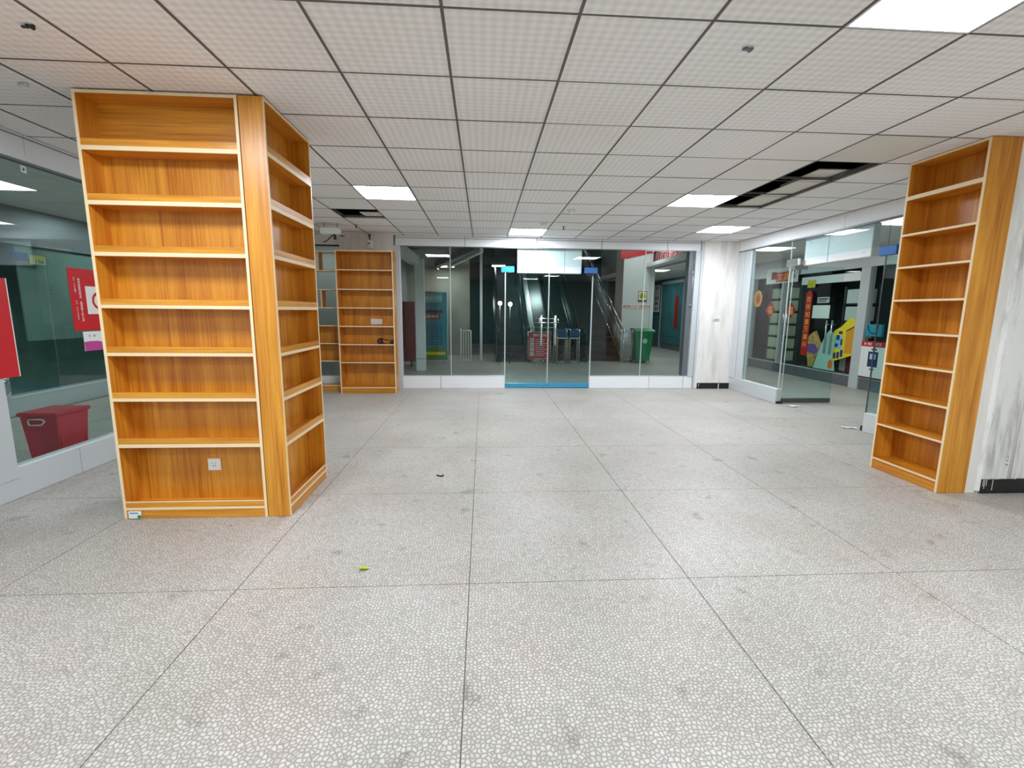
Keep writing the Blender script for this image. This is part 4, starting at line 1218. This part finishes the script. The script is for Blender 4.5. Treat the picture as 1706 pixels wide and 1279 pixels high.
def beam(a, b, w, h):
    a, b = Vector(a), Vector(b)
    side = (b - a).cross(Z_).normalized() * (w / 2)
    return MB().prism([a - side, b - side, b + side, a + side], (0, 0, h))
solo('trim_4', beam((-1.28, 13.5, 2.60), (-.10, 9.6, 2.60), .16, .14), 'alu_dark', 'slanting grey beam above the low barred gate', 'trim', kind='structure')
solo('trim_5', beam((-.96, 13.3, 2.56), (-.03, 9.6, 2.56), .07, .1), 'alu_white', 'thin pale slanting rail beside the grey beam in the hall', 'trim', kind='structure')
for k, (x, z, lab) in enumerate(((.449, 1.614, 'small glow added in the hall for the white flare left of the door frame line'), (.722, 1.59, 'small glow added in the hall for the white flare right of the door frame line'))):
    s = thing('flare_stand_in', lab, 'lamp', (x, 12.6, z), group='pair of added glows for the flares by the far door')  # no lamp known here: glowing blob and stem added for the flares
    part('flare_blob', MB().lathe((x, 12.6, z - .025), [(.012, -.025), (.04, -.008), (.05, .025), (.04, .058), (.012, .075)], 12), 'flare_emit', s)
    part('stem', MB().tube((x, 12.63, 0), (x, 12.63, z), .012), 'rubber', s)

# stair with railing on the right
stt = thing('staircase', 'dark staircase with steel railing going up beside the white column', 'stairs', (3.45, 13.3, 0))
for k in range(20):
    part('step', MB().box(2.98, 3.98, 13.3 + .29 * k, 13.3 + .29 * (k + 1) + .02, .165 * k - (.1 if k else 0), .165 * (k + 1)), 'stair', stt)
def rail(x):
    a, b = Vector((x, 13.15, .98)), Vector((x, 13.3 + .29 * 20, 3.3 + .98))
    part('handrail', MB().path([(x, 12.92, .95), (x, 13.1, .97), tuple(b)], .028, 8), 'steel', stt)
    part('mid_rail', MB().path([(x, 13.1, .78), (x, b.y, b.z - .2)], .014, 6), 'steel', stt)
    part('low_rail', MB().path([(x, 13.1, .12), (x, b.y, b.z - .85)], .014, 6), 'steel', stt)
    for k in range(34):
        y = 13.25 + .17 * k
        z = (y - 13.1) * (3.3 / 5.8)
        part('baluster', MB().tube((x, y, z + .1), (x, y, z + .84), .009, 6), 'steel', stt)
    part('newel', MB().tube((x, 12.92, 0), (x, 12.92, .95), .024, 10), 'steel', stt)
rail(3.94)
gate('short steel railing between the stair foot and the green bin', 3.995, 4.19, 12.92, .92, 4)

# white hall column with posters
wc = thing('column', 'broad white column with posters beside the staircase', 'column', (4.45, 13.9, 0), kind='structure')
part('shaft', MB().rbox(4.06, 4.93, 13.62, 14.4, 0, 5.6, .01), 'wall_white', wc)
part('corner_guard', MB().box(4.90, 4.99, 13.6, 13.75, 0, CH), 'alu_white', wc)
yw = thing('warning_poster', 'small poster with yellow warning disc on the broad white column', 'poster', (4.66, 13.61, 1.71))
part('sheet', MB().box(4.525, 4.79, 13.608, 13.614, 1.715, 2.02), 'white_print', yw)
part('border', MB().box(4.525, 4.54, 13.606, 13.608, 1.715, 2.02).box(4.775, 4.79, 13.606, 13.608, 1.715, 2.02).box(4.525, 4.79, 13.606, 13.608, 2.005, 2.02).box(4.525, 4.79, 13.606, 13.608, 1.715, 1.765), 'dark_red', yw)
part('disc', MB().prism([(4.657 + .105 * math.cos(2 * math.pi * k / 20), 13.608, 1.89 + .105 * math.sin(2 * math.pi * k / 20)) for k in range(20)], (0, -.002, 0)), 'yellow_print', yw)
part('pictogram', MB().prism([(4.60, 13.605, 1.83), (4.63, 13.605, 1.96), (4.65, 13.605, 1.96), (4.64, 13.605, 1.83)], (0, -.001, 0)).prism([(4.68, 13.605, 1.82), (4.66, 13.605, 1.94), (4.69, 13.605, 1.95), (4.72, 13.605, 1.86)], (0, -.001, 0)), 'black_print', yw)
rs = thing('notice_strip', 'white strip with red lettering across the broad white column', 'notice', (4.5, 13.61, 1.51))
part('sheet', MB().box(4.065, 4.925, 13.609, 13.614, 1.51, 1.64), 'white_print', rs)
part('lettering', write(write(MB(), '请照看好小孩子', (4.08, 13.6075, 1.525), X_, Z_, .44, .10), '注意乘梯安全', (4.55, 13.6075, 1.525), X_, Z_, .36, .10), 'red_print', rs)

# red banners along the upper floor edge
b1 = thing('banner', 'long red banner with pale lettering on the upper floor edge at the far right', 'banner', (XA - .02, 12.9, 2.7))
part('cloth', MB().box(XA - .03, XA - .012, 10.4, 14.4, 2.72, 3.25), 'dark_red', b1)
part('lettering', write(MB(), '热烈欢迎新老顾客光临', (XA - .032, 13.9, 2.80), -Y_, Z_, 3.2, .32), 'faded_print', b1)
b2 = thing('banner', 'short red banner high on the broad white column', 'banner', (4.3, 13.6, 3.0))
part('cloth', MB().prism([(3.95, 13.6, 2.92), (4.2, 13.6, 2.95), (4.9, 13.6, 3.12), (4.9, 13.6, 3.45), (3.95, 13.6, 3.45)], (0, -.006, 0)), 'red_print', b2)

# green wheelie bin
wb = thing('wheelie_bin', 'green wheelie bin standing in front of the broad white column', 'bin', (4.5, 13.0, 0))
part('body', taper(4.24, 4.72, 12.75, 13.25, .06, .86, .05), 'green_bin', wb)
part('lid', MB().prism([(4.22, 12.70, .86), (4.22, 12.70, .90), (4.22, 12.95, .96), (4.22, 13.30, .96), (4.22, 13.30, .86)], (.54, 0, 0)), 'green_bin', wb)
part('lid_handle', MB().tube((4.76, 13.0, .90), (4.82, 13.0, .90), .02).tube((4.80, 12.85, .9), (4.80, 13.15, .9), .018), 'green_bin', wb)
part('emblem', MB().prism([(4.50 + .07 * math.cos(2 * math.pi * k / 14), 12.762, .62 + .07 * math.sin(2 * math.pi * k / 14)) for k in range(14)], (0, -.004, 0)), 'mint_print', wb)
for s in (4.28, 4.66):
    part('wheel', MB().tube((s - .025, 13.2, .08), (s + .025, 13.2, .08), .08, 14), 'rubber', wb)

# red notice board and blue stools
nb = thing('notice_board', 'red notice board with white lettering and four white squares in the hall', 'notice board', (1.5, 12.4, 0))
part('board', MB().rbox(1.195, 1.80, 12.39, 12.42, .15, .87, .02), 'red_print', nb)
part('frame', MB().path([(1.195, 12.385, .15), (1.195, 12.385, .87), (1.80, 12.385, .87), (1.80, 12.385, .15), (1.195, 12.385, .15)], .012, 6), 'steel', nb)
part('leg', MB().tube((1.38, 12.41, 0), (1.38, 12.41, .16), .012), 'steel', nb)
part('leg', MB().tube((1.62, 12.41, 0), (1.62, 12.41, .16), .012), 'steel', nb)
for k, c in enumerate('乘坐扶梯'):
    q = part('white_square', MB().box(1.25, 1.35, 12.386, 12.39, .61 - k * .125, .71 - k * .125), 'white_print', nb)
    part('lettering', write(MB(), c, (1.27, 12.3855, .625 - k * .125), X_, Z_, .06, .07), 'black_print', q)
part('lettering', write(MB(), '乘梯须知', (1.32, 12.3875, .745), X_, Z_, .36, .075), 'white_print', nb)
ln = MB()
for k in range(9):
    ln.box(1.39, 1.74 - random.uniform(0, .12), 12.387, 12.39, .66 - k * .052, .672 - k * .052)
part('text_lines', ln, 'white_print', nb)
for k, x in enumerate((2.12, 2.46)):
    s = thing('bar_stool', ['steel stool with dark blue seat band nearest the red notice board', 'steel stool with dark blue seat band next to the stair side'][k], 'stool', (x, 12.6, 0), group='blue-seated stools in the hall')
    for dx in (-.13, .13):
        for dy in (-.13, .13):
            part('leg', MB().tube((x + dx, 12.6 + dy, 0), (x + dx * .95, 12.6 + dy * .95, .95), .016, 8), 'steel', s)
    part('seat_band', MB().rbox(x - .14, x + .14, 12.46, 12.74, .72, .93, .02), 'navy', s)
    part('seat_rail', MB().box(x - .14, x + .14, 12.45, 12.47, .69, .72), 'steel', s)
    part('foot_rail', MB().tube((x - .13, 12.47, .06), (x + .13, 12.47, .06), .012).tube((x - .13, 12.73, .06), (x + .13, 12.73, .06), .012), 'steel', s)
    part('strap', MB().box(x - .15, x - .11, 12.45, 12.46, .52, .69), 'amber', s)

# teal door, vertical sign and red streamer at the far right
td = thing('door_5', 'teal panelled door at the end of the right corridor', 'door', (XRO, 17.6, 0), kind='structure')
part('leaf', MB().rbox(XRO - .05, XRO - .005, 16.55, 18.6, .2, 2.5, .006), 'wall_teal', td)
part('inner_panel', MB().rbox(XRO - .06, XRO - .05, 16.8, 18.3, .5, 2.3, .006), 'wall_teal', td)
part('frame', MB().box(XRO - .06, XRO, 18.6, 18.68, 0, 2.6).box(XRO - .06, XRO, 16.47, 16.55, 0, 2.6).box(XRO - .06, XRO, 16.47, 18.68, 2.5, 2.6), 'alu', td)
vs_ = sticker('vertical_sign', 'white vertical sign with black characters beside the teal door', 'sign', 18.72, 19.38, 1.42, 2.50, 'white_print', x=XRO - .08)
part('lettering', column_text(MB(), '幼儿园教材', (XRO - .085, 19.27, 2.47), -Y_, Z_, .44, .17, .208), 'black_print', vs_)
rst = sticker('door_streamer', 'narrow dark red streamer on the teal door', 'banner', 16.9, 17.2, .80, 2.04, 'chip_red', x=XRO - .07)
lan2 = thing('lantern_paper', 'orange paper lantern sticker at the right end of the teal door', 'sticker', (XRO - .002, 15.9, 1.35))
part('sheet', MB().prism([(XRO - .001, 15.9 + .14 * math.cos(2 * math.pi * k / 14), 1.6 + .26 * math.sin(2 * math.pi * k / 14)) for k in range(14)], (-.003, 0, 0)), 'orange_print', lan2)
part('lettering', write(MB(), '福', (XRO - .006, 16.0, 1.47), -Y_, Z_, .2, .26), 'brown', lan2)
